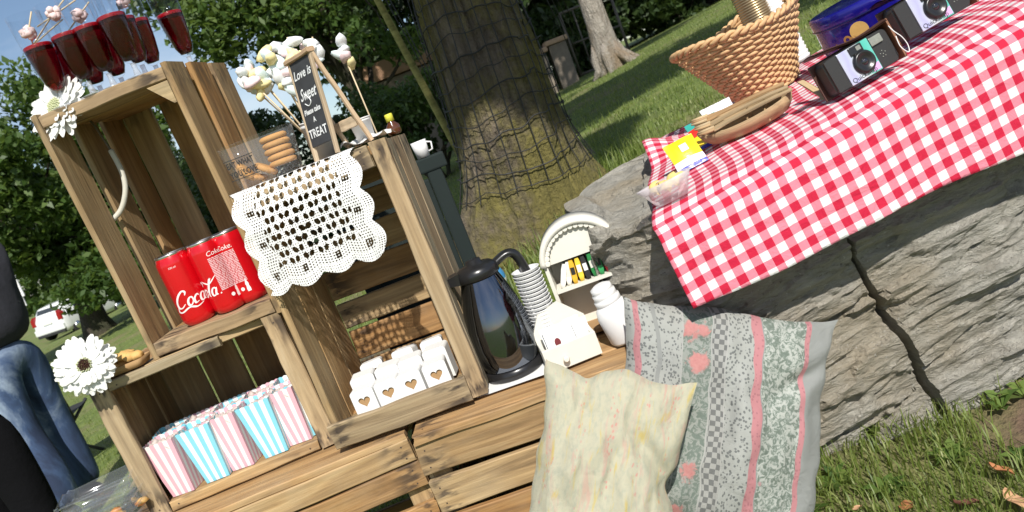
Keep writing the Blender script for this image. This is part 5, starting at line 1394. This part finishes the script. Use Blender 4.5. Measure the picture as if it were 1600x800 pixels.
for k, dy in enumerate((0, .008, .016)):
    cutlery('wooden_fork', ['wooden fork lying across the bowl, nearest the front', 'wooden fork lying across the bowl, middle one', 'wooden fork lying across the bowl, farthest back'][k], bwM @ TM(.080-.004*k, -.010+dy, .0285+.0035*k) @ Matrix.Rotation(R(180+4-3*k), 4, 'Z') @ Matrix.Rotation(R(-1.5), 4, 'Y'), .150, True)
ka, kb = at(1250, 128, 1.22), at(1306, 161, 1.15)
dv_ = kb-ka; t = cutlery('wooden_knife', 'flat wooden knife between the basket and the left camera', Matrix.Translation(ka) @ dv_.to_track_quat('X', 'Z').to_matrix().to_4x4(), dv_.length, False)

# ---- sweets packets and crisps
def packet(label, M, w, h, bands, seed):
    t = thing('sweet_packet', label, 'packet', M, 'packets of sweets on the cloth'); z0 = 0
    for k, (c, hh, nm) in enumerate(bands):
        mb = MB(); z1 = z0+hh*h
        def fn(u, v, s_): 
            z = z0+(z1-z0)*v; th_ = .006*math.sin(PI*max(.02, min(.98, z/h)))*math.sin(PI*(.06+.88*u))+.0016*mn.noise(Vector((u*5, z*120, seed)))
            return ((u-.5)*w*(1-.05*math.sin(PI*z/h)), s_*th_, z)
        mb.grid(10, 6, lambda u, v: fn(u, v, -1)); mb.grid(10, 6, lambda u, v: fn(1-u, v, 1)); mb.build(nm, c, t); z0 = z1
    return t
def foil(n_, c): 
    g = G(n_); a_ = g.noise(g.obj(rnd=True), 60, 3); g.bsdf(c, .3, g.bump(a_, .4, .002), **{'Coat Weight': .3}); return g.m
F_Y, F_B, F_W, F_G, F_R, F_O = foil('yellow_foil', (.78, .58, .02)), foil('blue_foil', (.03, .04, .36)), foil('white_foil', (.74, .72, .76)), foil('green_foil', (.04, .32, .28)), foil('red_foil', (.60, .03, .02)), foil('orange_foil', (.74, .28, .02))
def pk(px, py, y, yaw, lean): 
    p = at(px, py, y); return TM(p.x, y, ctz(p.x, y)+.0025) @ rotm(yaw, lean, SLOPE)
yk = packet('yellow sweet packet with blue bottom edge at the left end of the cloth', pk(1087, 268, 1.205, -8, -38), .050, .056, [(F_B, .12, 'blue_edge'), (F_W, .20, 'white_band'), (F_Y, .68, 'yellow_panel')], 1)
mb = MB(); mb.box((.002, -.0062, .036), (.012, .0006, .013)); mb.build('white_label', F_W, yk)
packet('yellow and red sweet packet behind the bowl', pk(1118, 233, 1.30, -14, -42), .055, .058, [(F_B, .10, 'blue_edge'), (F_Y, .35, 'yellow_panel'), (F_R, .30, 'red_panel'), (F_G, .25, 'green_panel')], 2)
packet('white and green sweet packet farthest back by the basket', pk(1142, 212, 1.36, -16, -45), .056, .062, [(F_O, .25, 'orange_panel'), (F_G, .35, 'green_panel'), (F_W, .40, 'white_panel')], 3)
g = G('frosted_plastic'); g.surf(g.n('MixShader', {0: .45, 1: g.n('BsdfTransparent', {0: (.93, .90, .92, 1)}).outputs[0], 2: g.n('BsdfPrincipled', {'Base Color': (.78, .74, .76, 1), 'Roughness': .35}).outputs[0]}).outputs[0]); M_FROST = g.m
cp_ = at(1056, 322, 1.07)
ctM = TM(cp_.x, 1.075, ctz(cp_.x, 1.075)+.003) @ rotm(-30, 0, SLOPE)
t = thing('crisp_tray', 'frosted plastic tray of yellow crisps at the left corner of the cloth', 'tray', ctM)
mb = MB(); loft(mb, [boat(.024, .013, 0), boat(.034, .021, .020), boat(.042, .024, .030), boat(.041, .023, .0302), boat(.032, .0195, .020)]); mb.build('tray_shell', M_FROST, t)
M_CRISP = plain('yellow_crisp', (.72, .55, .20), .6, .2, 80)
r = random.Random(5)
for k in range(9):
    mb = MB(); mb.grid(5, 5, lambda u, v: ((u-.5)*.020, (v-.5)*.015, .005*math.sin(PI*u)-.003*(v-.5)**2*8)); mb.build('crisp', M_CRISP, t, TM(-.018+.0045*k, r.uniform(-.007, .007), .024+.005*r.random()) @ Euler((r.uniform(-.7, .7), r.uniform(-.7, .7), r.uniform(0, 6))).to_matrix().to_4x4())
    for o_ in t.children: pass

# ---- pillows
def pillow_mesh(w, h, tk, seed, n=72):
    mb = MB()
    def fn(u, v, s_):
        a, b = 2*u-1, 2*v-1
        x = a*w/2*(1-.065*(1-b*b)+.02*abs(a*b)**2+.02*math.sin(b*5+seed)); z = b*h/2*(1-.045*(1-a*a)+.015*abs(a*b)**2+.025*math.sin(a*4.2+seed))
        base = max(0, (1-abs(a)**2.6)*(1-abs(b)**2.6))**.55
        wr = mn.noise(Vector((a*1.6+seed, b*1.6, s_)))*.30+mn.noise(Vector((a*3.6+seed, b*2.6+a, s_*2)))*.20+mn.noise(Vector((a*7+seed, b*4-a*3, s_*2)))*.07
        cor = abs(a)*abs(b); pl_ = math.sin((math.atan2(b, a))*14+3*mn.noise(Vector((a*2, b*2, seed))))*.22*max(0, cor-.10)
        crease = -.16*max(0, 1-abs(b-.62+.25*a)/.09)*max(0, .9-abs(a+.35)*1.6) - .13*max(0, 1-abs(a-.66-.2*b)/.07)*max(0, .8-abs(b-.1)*1.4)
        th = tk/2*(base*(1+wr+crease)+pl_*base**.5)
        if seed == 8:
            z -= .010*math.exp(-((a+.42)/.17)**2)*max(0, b)**3-.006*math.exp(-((a-.05)/.3)**2)*max(0, b)**3
            x -= .014*math.exp(-((b-.22)/.13)**2)*max(0, a)**3
            th *= 1-.55*math.exp(-((b-.22+.55*(a-1))/.10)**2)*max(0, min(1, (a-.15)/.5))
            th *= 1-.35*math.exp(-((a+.42-.35*(b-1))/.10)**2)*max(0, b)
        else:
            th *= 1-.40*math.exp(-((b-.62-.6*(a-.9))/.09)**2)*max(0, min(1, (a-.3)/.4))
        edge = .004*mn.noise(Vector((a*5+seed, b*5, 9)))
        return (x+edge, s_*th, z+.004*mn.noise(Vector((a*4, b*4, seed+4))))
    mb.grid(n, n, lambda u, v: fn(u, v, -1)); mb.grid(n, n, lambda u, v: fn(1-u, v, 1), uvfn=lambda u, v: (1-u, v))
    return mb
def pmat(name, grey):
    g = G(name); u, v = g.uv(); uvv = g.n('TexCoord').outputs['UV']
    weave = g.noise(g.n('Mapping', {'Vector': uvv, 'Scale': (1, 1, 1)}).outputs[0], 700, 2)
    if grey:
        wob = g.math('ADD', u, g.math('MULTIPLY', g.math('SUBTRACT', g.noise(uvv, 3, 2), .5), .03))
        base = g.mix(weave, (.25, .26, .25), (.35, .36, .345))
        # small grey hatch
        vo = g.n('TexVoronoi', {'Vector': uvv, 'Scale': 70.0}).outputs['Distance']
        hatch = g.ramp(vo, [(.30, 0.), (.42, 1.)]); c_h = g.mix(hatch, (.17, .18, .175), (.40, .41, .385))
        # checker band
        ck_ = g.n('TexChecker', {'Vector': uvv, 'Scale': 46.0, 'Color1': (.17, .175, .17, 1), 'Color2': (.38, .38, .36, 1)}).outputs[0]
        # floral band
        n1 = g.noise(uvv, 44, 4, .6, 1.2); fl = g.ramp(n1, [(.42, (.17, .21, .175)), (.50, (.30, .34, .30)), (.56, (.48, .50, .46))])
        v2 = g.n('TexVoronoi', {'Vector': uvv, 'Scale': 9.0}); pk_ = g.ramp(v2.outputs['Distance'], [(.10, 1.), (.16, 0.)])
        ring = g.ramp(v2.outputs['Distance'], [(.0, .0), (.05, 0.), (.07, 1.), (.13, 1.), (.16, 0.)])
        fl = g.mix(pk_, fl, (.48, .43, .41)); fl = g.mix(g.math('MULTIPLY', ring, .6), fl, (.50, .22, .24))
        # roses band
        rs = None
        for (ru, rv, rr_) in ((.300, .90, .040), (.355, .905, .034), (.335, .77, .046), (.295, .52, .030), (.345, .33, .040), (.30, .16, .034)):
            dd_ = g.n('VectorMath', {0: uvv, 1: (ru, rv, 0)}, operation='DISTANCE').outputs['Value']
            m_ = g.ramp(g.math('ADD', dd_, g.math('MULTIPLY', g.noise(uvv, 34, 3, .6, 1.0), .09)), [(rr_*.9+.036, 1.), (rr_*1.05+.046, 0.)])
            rs = m_ if rs is None else g.math('MAXIMUM', rs, m_)
        ro = g.mix(rs, g.mix(g.ramp(n1, [(.46, 0.), (.54, 1.)]), (.17, .21, .18), (.32, .34, .31)), g.mix(g.noise(uvv, 60, 3), (.48, .17, .17), (.60, .32, .29)))
        pink = g.mix(g.ramp(g.n('TexVoronoi', {'Vector': uvv, 'Scale': 60.0}).outputs['Distance'], [(.25, .5), (.35, 0.)]), (.52, .23, .245), (.30, .12, .14))
        def band(lo, hi): return g.math('MULTIPLY', g.math('GREATER_THAN', wob, lo), g.math('LESS_THAN', wob, hi))
        c = base
        for lo, hi, cc in ((.0, .13, c_h), (.15, .26, c_h), (.26, .40, ro), (.405, .47, ck_), (.475, .60, c_h), (.65, .845, fl)): c = g.mix(band(lo, hi), c, cc)
        for lo, hi in ((.035, .065), (.60, .645), (.845, .872)): c = g.mix(band(lo, hi), c, pink)
        for e in (.40, .4725, .26): c = g.mix(band(e-.003, e+.003), c, (.42, .42, .40))
    else:
        st = g.n('Mapping', {'Vector': uvv, 'Scale': (9, 2.2, 1)}).outputs[0]
        n1 = g.noise(st, 2.0, 4, .6, .8); n2 = g.noise(g.n('Mapping', {'Vector': uvv, 'Location': (5, 3, 0), 'Scale': (10, 2.6, 1)}).outputs[0], 2.2, 3, .6, .6); n3 = g.noise(uvv, 30, 4, .6)
        c = g.mix(n3, (.50, .475, .345), (.60, .57, .435))
        c = g.mix(g.ramp(n3, [(.45, 0.), (.65, .6)]), c, (.39, .41, .32))
        col_ = g.math('FRACT', g.math('MULTIPLY', u, 5.0)); inb = g.ramp(col_, [(.30, 0.), (.36, 1.), (.62, 1.), (.68, 0.)])
        dots = g.ramp(g.n('TexVoronoi', {'Vector': uvv, 'Scale': 42.0}).outputs['Distance'], [(.22, 1.), (.34, 0.)])
        c = g.mix(g.math('MULTIPLY', g.math('MULTIPLY', inb, dots), g.ramp(n1, [(.38, .0), (.55, .8)])), c, (.62, .28, .24))
        c = g.mix(g.ramp(n1, [(.56, 0.), (.68, .55)]), c, (.62, .33, .28)); c = g.mix(g.ramp(n2, [(.57, 0.), (.69, .65)]), c, (.64, .48, .10))
    pr = g.bsdf(c, .9, g.bump(g.math('ADD', g.math('MULTIPLY', weave, .3), g.noise(uvv, 9, 5, .6, .8)), .7, .009)); return g.m
M_PG = pmat('grey_floral_cotton', True); M_PY = pmat('yellow_printed_cotton', False)
pgM = TM(.176, 1.015, .700) @ Matrix.Rotation(R(-16), 4, 'X') @ Matrix.Rotation(R(28), 4, 'Y')
o = pillow_mesh(.286, .330, .115, 2).build('grey_pillow', M_PG, None, pgM); tag(o, 'large grey pillow with pink ribbon stripes and floral bands against the rock', 'pillow')
pyM = TM(-.008, .915, .712) @ Matrix.Rotation(R(-16), 4, 'X') @ Matrix.Rotation(R(30), 4, 'Y') @ Matrix.Rotation(R(-6), 4, 'Z')
o = pillow_mesh(.184, .330, .095, 8).build('yellow_pillow', M_PY, None, pyM); tag(o, 'pale yellow printed pillow leaning in front of the grey one', 'pillow')

# ---- fallen leaves in the grass
ML1, ML2, ML3 = plain('dry_leaf_brown', (.36, .15, .06), .8, .3, 60, .4), plain('dry_leaf_dark', (.16, .06, .04), .8, .3, 60, .4), plain('dry_leaf_tan', (.46, .27, .15), .8, .3, 60, .4)
for k, (px, py, m_, L, a_, lb) in enumerate(((1563, 732, ML1, .030, 40, 'curled orange brown leaf on the bare patch of soil'), (1510, 782, ML2, .032, 85, 'dark reddish fallen leaf near the bottom edge'), (1582, 775, ML3, .036, 10, 'tan fallen leaf in the lower right corner'), (1418, 790, ML1, .026, 200, 'brown fallen leaf in the grass at the bottom edge'), (1340, 796, ML3, .020, 130, 'small tan fallen leaf lowest in the grass'))):
    p = atz(px, py, .555); t_l = TM(p.x, p.y, gz(p.x, p.y)+.016) @ Euler((.35, .3, R(a_))).to_matrix().to_4x4()
    mb = MB(); mb.grid(8, 10, lambda u, v: ((u-.5)*L*.62*math.sin(PI*(v*.9+.06)), (v-.5)*L, .25*L*(u-.5)**2*4*.5+.06*L*math.sin(v*7)))
    o = mb.build('fallen_leaf', m_, None, t_l); tag(o, lb, 'leaf', 'fallen leaves in the grass')
# ---- broad weeds in the near grass
M_WEED = leafmat('weed_leaf', (.05, .10, .02), (.10, .17, .035), (.18, .25, .06), .3)
r = np.random.default_rng(33)
for k, (px, py) in enumerate(((1345, 665), (1395, 640), (1300, 735), (1560, 615), (1595, 600), (1480, 690), (1255, 790), (1380, 745), (1590, 690))):
    p = atz(px, py, .57); z0 = gz(p.x, p.y); vs = []; n = 9
    for j in range(n):
        a = 2*PI*j/n+r.random(); d = np.array([math.cos(a), math.sin(a), 0]); s_ = np.array([-d[1], d[0], 0]); L = .022+.016*r.random(); w = .005+.003*r.random(); u_ = np.array([0, 0, 1.])
        b = np.array([p.x, p.y, z0]); up = .6+.5*r.random()
        vs += [b, b+d*L*.5+s_*w+u_*L*up*.6, b+d*L+u_*L*up*.55, b+d*L*.5-s_*w+u_*L*up*.6]
    v_ = np.array(vs); o = bulk('weed_plant', v_, np.arange(len(v_)).reshape(-1, 4), M_WEED, np.repeat(r.random(n), 4))
    tag(o, ['broad leafed weed at the foot of the rock, left of the crack', 'broad leafed weed nearest the bottom end of the crack', 'broad leafed weed in the shade beside the grey pillow', 'upright weed against the rock at the right edge', 'leafy weed in the right corner under the rock', 'broad leafed weed left of the bare soil', 'low weed at the pillow corner near the bottom edge', 'broad leafed weed in the middle of the near grass', 'leafy weed right of the bare soil'][k], 'weed', 'broad leafed weeds in the near grass')
# ================================================================== PEOPLE, CAR AND OTHER BACKGROUND THINGS
def skin_mesh(name, verts, edges, radii, mat, parent, sub=2):
    me = bpy.data.meshes.new(name); me.from_pydata(verts, edges, []); o = bpy.data.objects.new(name, me); C.objects.link(o)
    o.modifiers.new('skin', 'SKIN'); sv = me.skin_vertices[0].data
    for k, r_ in enumerate(radii):
        sv[k].radius = (r_, r_) if not isinstance(r_, tuple) else r_; sv[k].use_root = (k == 0)
    m = o.modifiers.new('smooth', 'SUBSURF'); m.levels = sub; m.render_levels = sub
    dg = bpy.context.evaluated_depsgraph_get(); nm = bpy.data.meshes.new_from_object(o.evaluated_get(dg))
    bpy.data.objects.remove(o); nm.name = name
    for p in nm.polygons: p.use_smooth = True
    nm.materials.clear(); nm.materials.append(mat)
    o = bpy.data.objects.new(name, nm); C.objects.link(o); o.parent = parent; return o
g = G('blue_denim'); a_ = g.noise(g.obj((1, 1, .5)), 5, 5, .6, .6); b_ = g.noise(g.obj(), 120, 2)
z_ = g.ramp(a_, [(.40, (.016, .030, .072)), (.52, (.042, .080, .17)), (.66, (.26, .33, .43))])
g.bsdf(g.mix(g.math('MULTIPLY', b_, .4), z_, (.02, .03, .06)), .85, g.bump(a_, .6, .02)); M_DENIM = g.m
M_DKTOP = plain('dark_sweatshirt', (.022, .022, .030), .9, .3, 8, .5, .02)
M_BLKTR = plain('black_trousers', (.005, .005, .006), .95, .3, 8, .5, .02, Specular_IOR_Level=.1)
M_SKIN = plain('skin', (.52, .33, .24), .55, .05, 20, .1); M_HAIR = plain('dark_hair', (.03, .02, .015), .6, .3, 60, .5)
M_SHOE = plain('dark_shoe', (.02, .02, .022), .6)
def person(M, label, mt, mj, sc=1.0, stride=.0, seed=0):
    t = thing('person', label, 'person', M @ Matrix.Scale(sc, 4), 'people standing on the lawn')
    skin_mesh('body', [(0, 0, .98), (0, 0, 1.2), (0, .01, 1.40), (0, .01, 1.48), (0, .02, 1.56), (0, .03, 1.64), (0, .02, 1.72),
                       (-.17, .01, 1.40), (.17, .01, 1.40), (-.21, .06, 1.16), (.21, .06, 1.16), (-.06, .19, 1.22), (.06, .19, 1.22), (-.035, .20, 1.26), (.035, .20, 1.26)],
              [(0, 1), (1, 2), (2, 3), (3, 4), (4, 5), (5, 6), (2, 7), (2, 8), (7, 9), (8, 10), (9, 11), (10, 12), (11, 13), (12, 14)],
              [.12, .13, .10, .052, .075, .088, .06, .055, .055, .038, .038, .028, .028, .03, .03], M_SKIN, t)
    for s_ in (-1, 1):
        for k in range(5):
            L = (.055, .075, .082, .076, .06)[k]; z = 1.27+(k-2)*.012 if k else 1.305
            mb = MB(); mb.tube([(s_*.034, .202, z), (s_*.03, .222, z), (s_*(.03-L*.35), .228-(.01 if k else 0), z+L*.4)], [.0095, .009, .007], 7); mb.build('finger', M_SKIN, t)
    mb = MB(); mb.blob((0, .005, 1.665), .112, sub=3, amp=.05, sc=(.86, 1.0, 1.0)); mb.v = [(x, y if y < .05 else .05, z) for x, y, z in mb.v]; mb.build('hair', M_HAIR, t)
    mb = MB(); mb.blob((0, .125, 1.63), .017, sub=2, sc=(.8, 1, 1.2)); mb.build('nose', M_SKIN, t)
    for s_ in (-1, 1):
        mb = MB(); mb.blob((s_*.032, .108, 1.655), .011, sub=2); mb.build('eye', M_HAIR, t)
        mb = MB(); mb.blob((s_*.092, .02, 1.64), .026, sub=2, sc=(.4, .7, 1.1)); mb.build('ear', M_SKIN, t)
    skin_mesh('trousers', [(0, 0, 1.0), (0, 0, .90), (-.092, 0, .86), (.092, 0, .86), (-.11, .02+stride*.5, .50), (.11, .02-stride*.5, .50), (-.115, -.02+stride, .27), (.115, -.02-stride, .27), (-.12, stride, .07), (.12, -stride, .07)],
              [(0, 1), (1, 2), (1, 3), (2, 4), (3, 5), (4, 6), (5, 7), (6, 8), (7, 9)], [(.175, .135), (.17, .15), (.098, .11), (.098, .11), .082, .082, .076, .076, .078, .078], mt, t)
    skin_mesh('sweatshirt', [(0, 0, .89), (0, 0, 1.15), (0, 0, 1.36), (0, .01, 1.45), (-.17, 0, 1.39), (.17, 0, 1.39), (-.185, .08, 1.18), (.185, .08, 1.18), (-.065, .18, 1.20), (.065, .18, 1.20)],
              [(0, 1), (1, 2), (2, 3), (2, 4), (2, 5), (4, 6), (5, 7), (6, 8), (7, 9)], [(.215, .18), (.195, .155), (.175, .135), .075, .082, .082, .066, .066, .05, .05], mj, t)
    for s_ in (-1, 1):
        mb = MB(); yo = stride*(1 if s_ < 0 else -1)
        mb.blob((s_*.125, .055+yo, .045), .13, sub=2, amp=.04, sc=(.40, 1.05, .38)); mb.build('shoe', M_SHOE, t)
    return t
fp = at(140, 772, 4.3); 
person(TM(fp.x-.06, 4.3, fp.z-.07) @ Matrix.Rotation(R(70), 4, 'Z'), 'person in blue jeans and dark sweatshirt seen from behind at the left edge', M_DENIM, M_DKTOP, 1.08, -.05)
fp = at(70, 745, 2.9)
person(TM(fp.x-.17, 2.9, gz(fp.x-.17, 2.9)) @ Matrix.Rotation(R(-20), 4, 'Z'), 'person in black trousers at the lower left corner, nearer than the jeans', M_BLKTR, M_BLKTR, .92, .0)

# ---- parked white hatchback
g = G('white_car_paint'); n_ = g.noise(g.obj(), 2, 4); g.bsdf(g.mix(n_, (.66, .68, .68), (.78, .79, .79)), .22, **{'Coat Weight': .6}); M_CARW = g.m
g = G('car_glass'); g.bsdf((.02, .026, .03), .05, **{'Coat Weight': 1.0}); M_CARG = g.m
g = G('tail_light_red'); g.bsdf((.28, .008, .010), .15); M_TAIL = g.m
M_TYRE = plain('tyre', (.018, .018, .018), .85); M_PLATE = plain('number_plate', (.75, .75, .70), .5, bump=0); M_DKPL = plain('dark_bumper', (.03, .03, .032), .6)
cw = at(92, 528, 34); 
car = thing('parked_car', 'white hatchback parked on the grass seen from behind at the left', 'car', TM(cw.x-.15, 34, gz(cw.x-.15, 34)) @ Matrix.Rotation(R(-17), 4, 'Z') @ rotm(0, 0, 1.5))
# local: rear at y=0 facing -y (towards the camera), length 4 m along +y
def sect(y, w, zb, zs, zt, wt_):
    hw = w/2; ht = wt_/2
    return [(-hw*.94, y, zb), (-hw, y, zb+.18), (-hw*1.0, y, zs-.12), (-hw*.97, y, zs), (-ht, y, zt-.05), (-ht*.86, y, zt), (ht*.86, y, zt), (ht, y, zt-.05), (hw*.97, y, zs), (hw, y, zs-.12), (hw, y, zb+.18), (hw*.94, y, zb)]
secs = [sect(-.02, 1.50, .34, .92, .96, 1.30), sect(.05, 1.66, .26, .95, 1.04, 1.34), sect(.32, 1.70, .22, .98, 1.44, 1.22), sect(.9, 1.72, .20, .98, 1.50, 1.22), sect(1.9, 1.72, .20, .98, 1.50, 1.22), sect(2.5, 1.72, .20, .97, 1.38, 1.18), sect(3.1, 1.70, .20, .93, 1.00, 1.30), sect(3.8, 1.62, .24, .78, .80, 1.30), sect(4.0, 1.44, .34, .62, .64, 1.2)]
mb = MB(); loft(mb, secs, cap=True); nb_ = len(mb.v)-12; mb.f.append(tuple(nb_+k for k in range(12))); mb.m.append(0); mb.sm.append(False); mb.build('car_body', M_CARW, car)
mb = MB(); mb.add([(-.60, -.012+.10, 1.00), (.60, -.012+.10, 1.00), (.52, .265, 1.38), (-.52, .265, 1.38)], [(0, 1, 2, 3)], TM(0, -.022, 0)); mb.build('rear_window', M_CARG, car)
for s_ in (-1, 1):
    mb = MB(); mb.add([(s_*.858, .75, 1.02), (s_*.858, 2.35, 1.02), (s_*.655, 2.15, 1.42), (s_*.655, .85, 1.42)], [(0, 1, 2, 3) if s_ > 0 else (3, 2, 1, 0)], TM(s_*.012, 0, 0)); mb.build('side_window', M_CARG, car)
    mb = MB(); mb.prism([(s_*.60, .80), (s_*.82, .80), (s_*.80, 1.08), (s_*.66, 1.20), (s_*.62, 1.05)], -.035, .20); mb.build('tail_light', M_TAIL, car)
mb = MB(); mb.cbox((0, -.03, .50), (1.60, .12, .26), .04); mb.build('rear_bumper', M_CARW, car)
mb = MB(); mb.cbox((0, -.02, .32), (1.50, .12, .14), .03); mb.build('lower_bumper', M_DKPL, car)
mb = MB(); mb.box((0, -.050, .80), (.50, .02, .12)); mb.build('number_plate', M_PLATE, car)
for s_ in (-1, 1):
    for y in (.62, 3.15):
        mb = MB(); mb.lathe([(.10, -.09), (.29, -.09), (.31, -.07), (.31, .07), (.29, .09), (.10, .09)], 24, TM(s_*.76, y, .30) @ Matrix.Rotation(R(90), 4, 'Y')); wh = mb.build('tyre', M_TYRE, car)
        mb = MB(); mb.lathe([(.18, .08), (.19, .095), (.05, .10)], 16, TM(s_*.76, y, .30) @ Matrix.Rotation(R(90*s_), 4, 'Y')); mb.build('rim', M_ALU, wh)

# ---- folding chair by the person, white marker post, green chair, ball
M_TUBE = plain('dark_chair_tube', (.03, .03, .03), .5); M_GREYF = plain('pale_grey_fabric', (.50, .52, .54), .8, .1, 20, .3, .01); M_DKF = plain('dark_fabric', (.02, .022, .024), .9)
cp0 = at(92, 690, 5.6); cz = gz(cp0.x, 5.6)
t = thing('camping_chair', 'dark camping chair with pale backrest top beyond the person in jeans', 'chair', TM(cp0.x-.05, 5.6, cz) @ Matrix.Rotation(R(15), 4, 'Z'))
for nm, a_, b_ in (('leg', (-.26, -.22, 0), (.26, -.22, .45)), ('leg', (.26, -.22, 0), (-.26, -.22, .45)), ('leg', (-.26, .25, 0), (.26, .25, .45)), ('leg', (.26, .25, 0), (-.26, .25, .45)), ('upright', (-.26, -.22, .4), (-.27, -.34, .86)), ('upright', (.26, -.22, .4), (.27, -.34, .86))):
    mb = MB(); mb.tube([a_, b_], .012, 8); mb.build(nm, M_TUBE, t)
mb = MB(); mb.grid(8, 8, lambda u, v: ((u-.5)*.52, -.22+.47*v, .44-.05*math.sin(PI*u)*math.sin(PI*v))); mb.build('seat', M_DKF, t)
mb = MB(); mb.grid(8, 8, lambda u, v: ((u-.5)*.54, -.235-.10*v+.04*math.sin(PI*u), .44+.26*v)); mb.build('backrest', M_DKF, t)
mb = MB(); mb.grid(8, 6, lambda u, v: ((u-.5)*.54*(1-.25*v*v), -.335-.04*v+.04*math.sin(PI*u), .70+.17*v+.03*math.sin(PI*u)*v)); mb.build('backrest_top', M_GREYF, t)
mp_ = at(26, 447, 36); 
t = thing('marker_post', 'small white upright marker in the shrubs above the car', 'post', TM(mp_.x, 36, mp_.z-.75)); mb = MB(); mb.cbox((0, 0, .72), (.30, .10, 1.0), .03); mb.box((0, 0, .1), (.06, .06, .6)); mb.build('board', M_WHITE, t)
M_GRN = plain('dark_green_plastic', (.006, .014, .013), .85, .2, 30)
gp0 = at(700, 300, 1.62)
t = thing('garden_chair', 'dark green folding chair standing behind the lace crate', 'chair', TM(gp0.x-.215, 1.62, gz(gp0.x-.1, 1.7)))
zt = at(672, 245, 1.62).z-gz(gp0.x-.1, 1.7)
for xx in (0, .205):
    mb = MB(); mb.cbox((xx, 0, zt/2), (.030, .028, zt), .004); mb.build('upright', M_GRN, t)
mb = MB(); mb.cbox((.10, -.004, zt-.012), (.27, .026, .030), .004); mb.build('top_rail', M_GRN, t)
mb = MB(); mb.cbox((.1025, 0, zt*.58), (.172, .014, zt*.72), .003); mb.build('back_panel', M_GRN, t)
mb = MB(); mb.cbox((.10, .14, .20), (.24, .26, .016), .004); mb.build('seat', M_GRN, t)
for xx in (0, .205):
    mb = MB(); mb.cbox((xx, .255, .096), (.024, .024, .190), .004); mb.build('leg', M_GRN, t)
    mb = MB(); mb.cbox((xx, .128, .215), (.020, .228, .020), .003); mb.build('side_rail', M_GRN, t)
wpz = at(655, 238, 1.56)
t = thing('white_beaker', 'small white beaker standing on the green chair rail', 'cup', TM(at(664, 232, 1.62).x-.008, 1.616, gz(gp0.x-.1, 1.7)+zt+.0035)); mb = MB(); mb.lathe([(.013, 0), (.016, .034), (.015, .034), (.012, .002)], 20); mb.build('beaker_wall', M_CUP, t); mb = MB(); mb.tube([(.014, 0, .028), (.024, 0, .024), (.022, 0, .010), (.013, 0, .008)], .002, 6); mb.build('handle', M_CUP, t)
g = G('striped_ball'); zz = g.n('SeparateXYZ', {0: g.n('TexCoord').outputs['Object']}).outputs[2]
g.bsdf(g.ramp(g.math('MULTIPLY_ADD', zz, 5.5, .5), [(0, (.55, .12, .35)), (.48, (.60, .60, .62)), (.54, (.06, .22, .50)), (.66, (.70, .72, .72)), (.72, (.05, .25, .52))], 'CONSTANT'), .35); M_BALL = g.m
bp_ = at(737, 362, 2.55); rB = .072; mb = MB(); bmm = bmesh.new(); bmesh.ops.create_uvsphere(bmm, u_segments=32, v_segments=20, radius=rB); mb.bm(bmm)
o = mb.build('beach_ball', M_BALL, None, TM(bp_.x-.02, 2.55, gz(bp_.x, 2.55)+rB-.006) @ rotm(0, 20, 25)); tag(o, 'small pink and blue striped ball on the grass by the mossy trunk', 'ball')
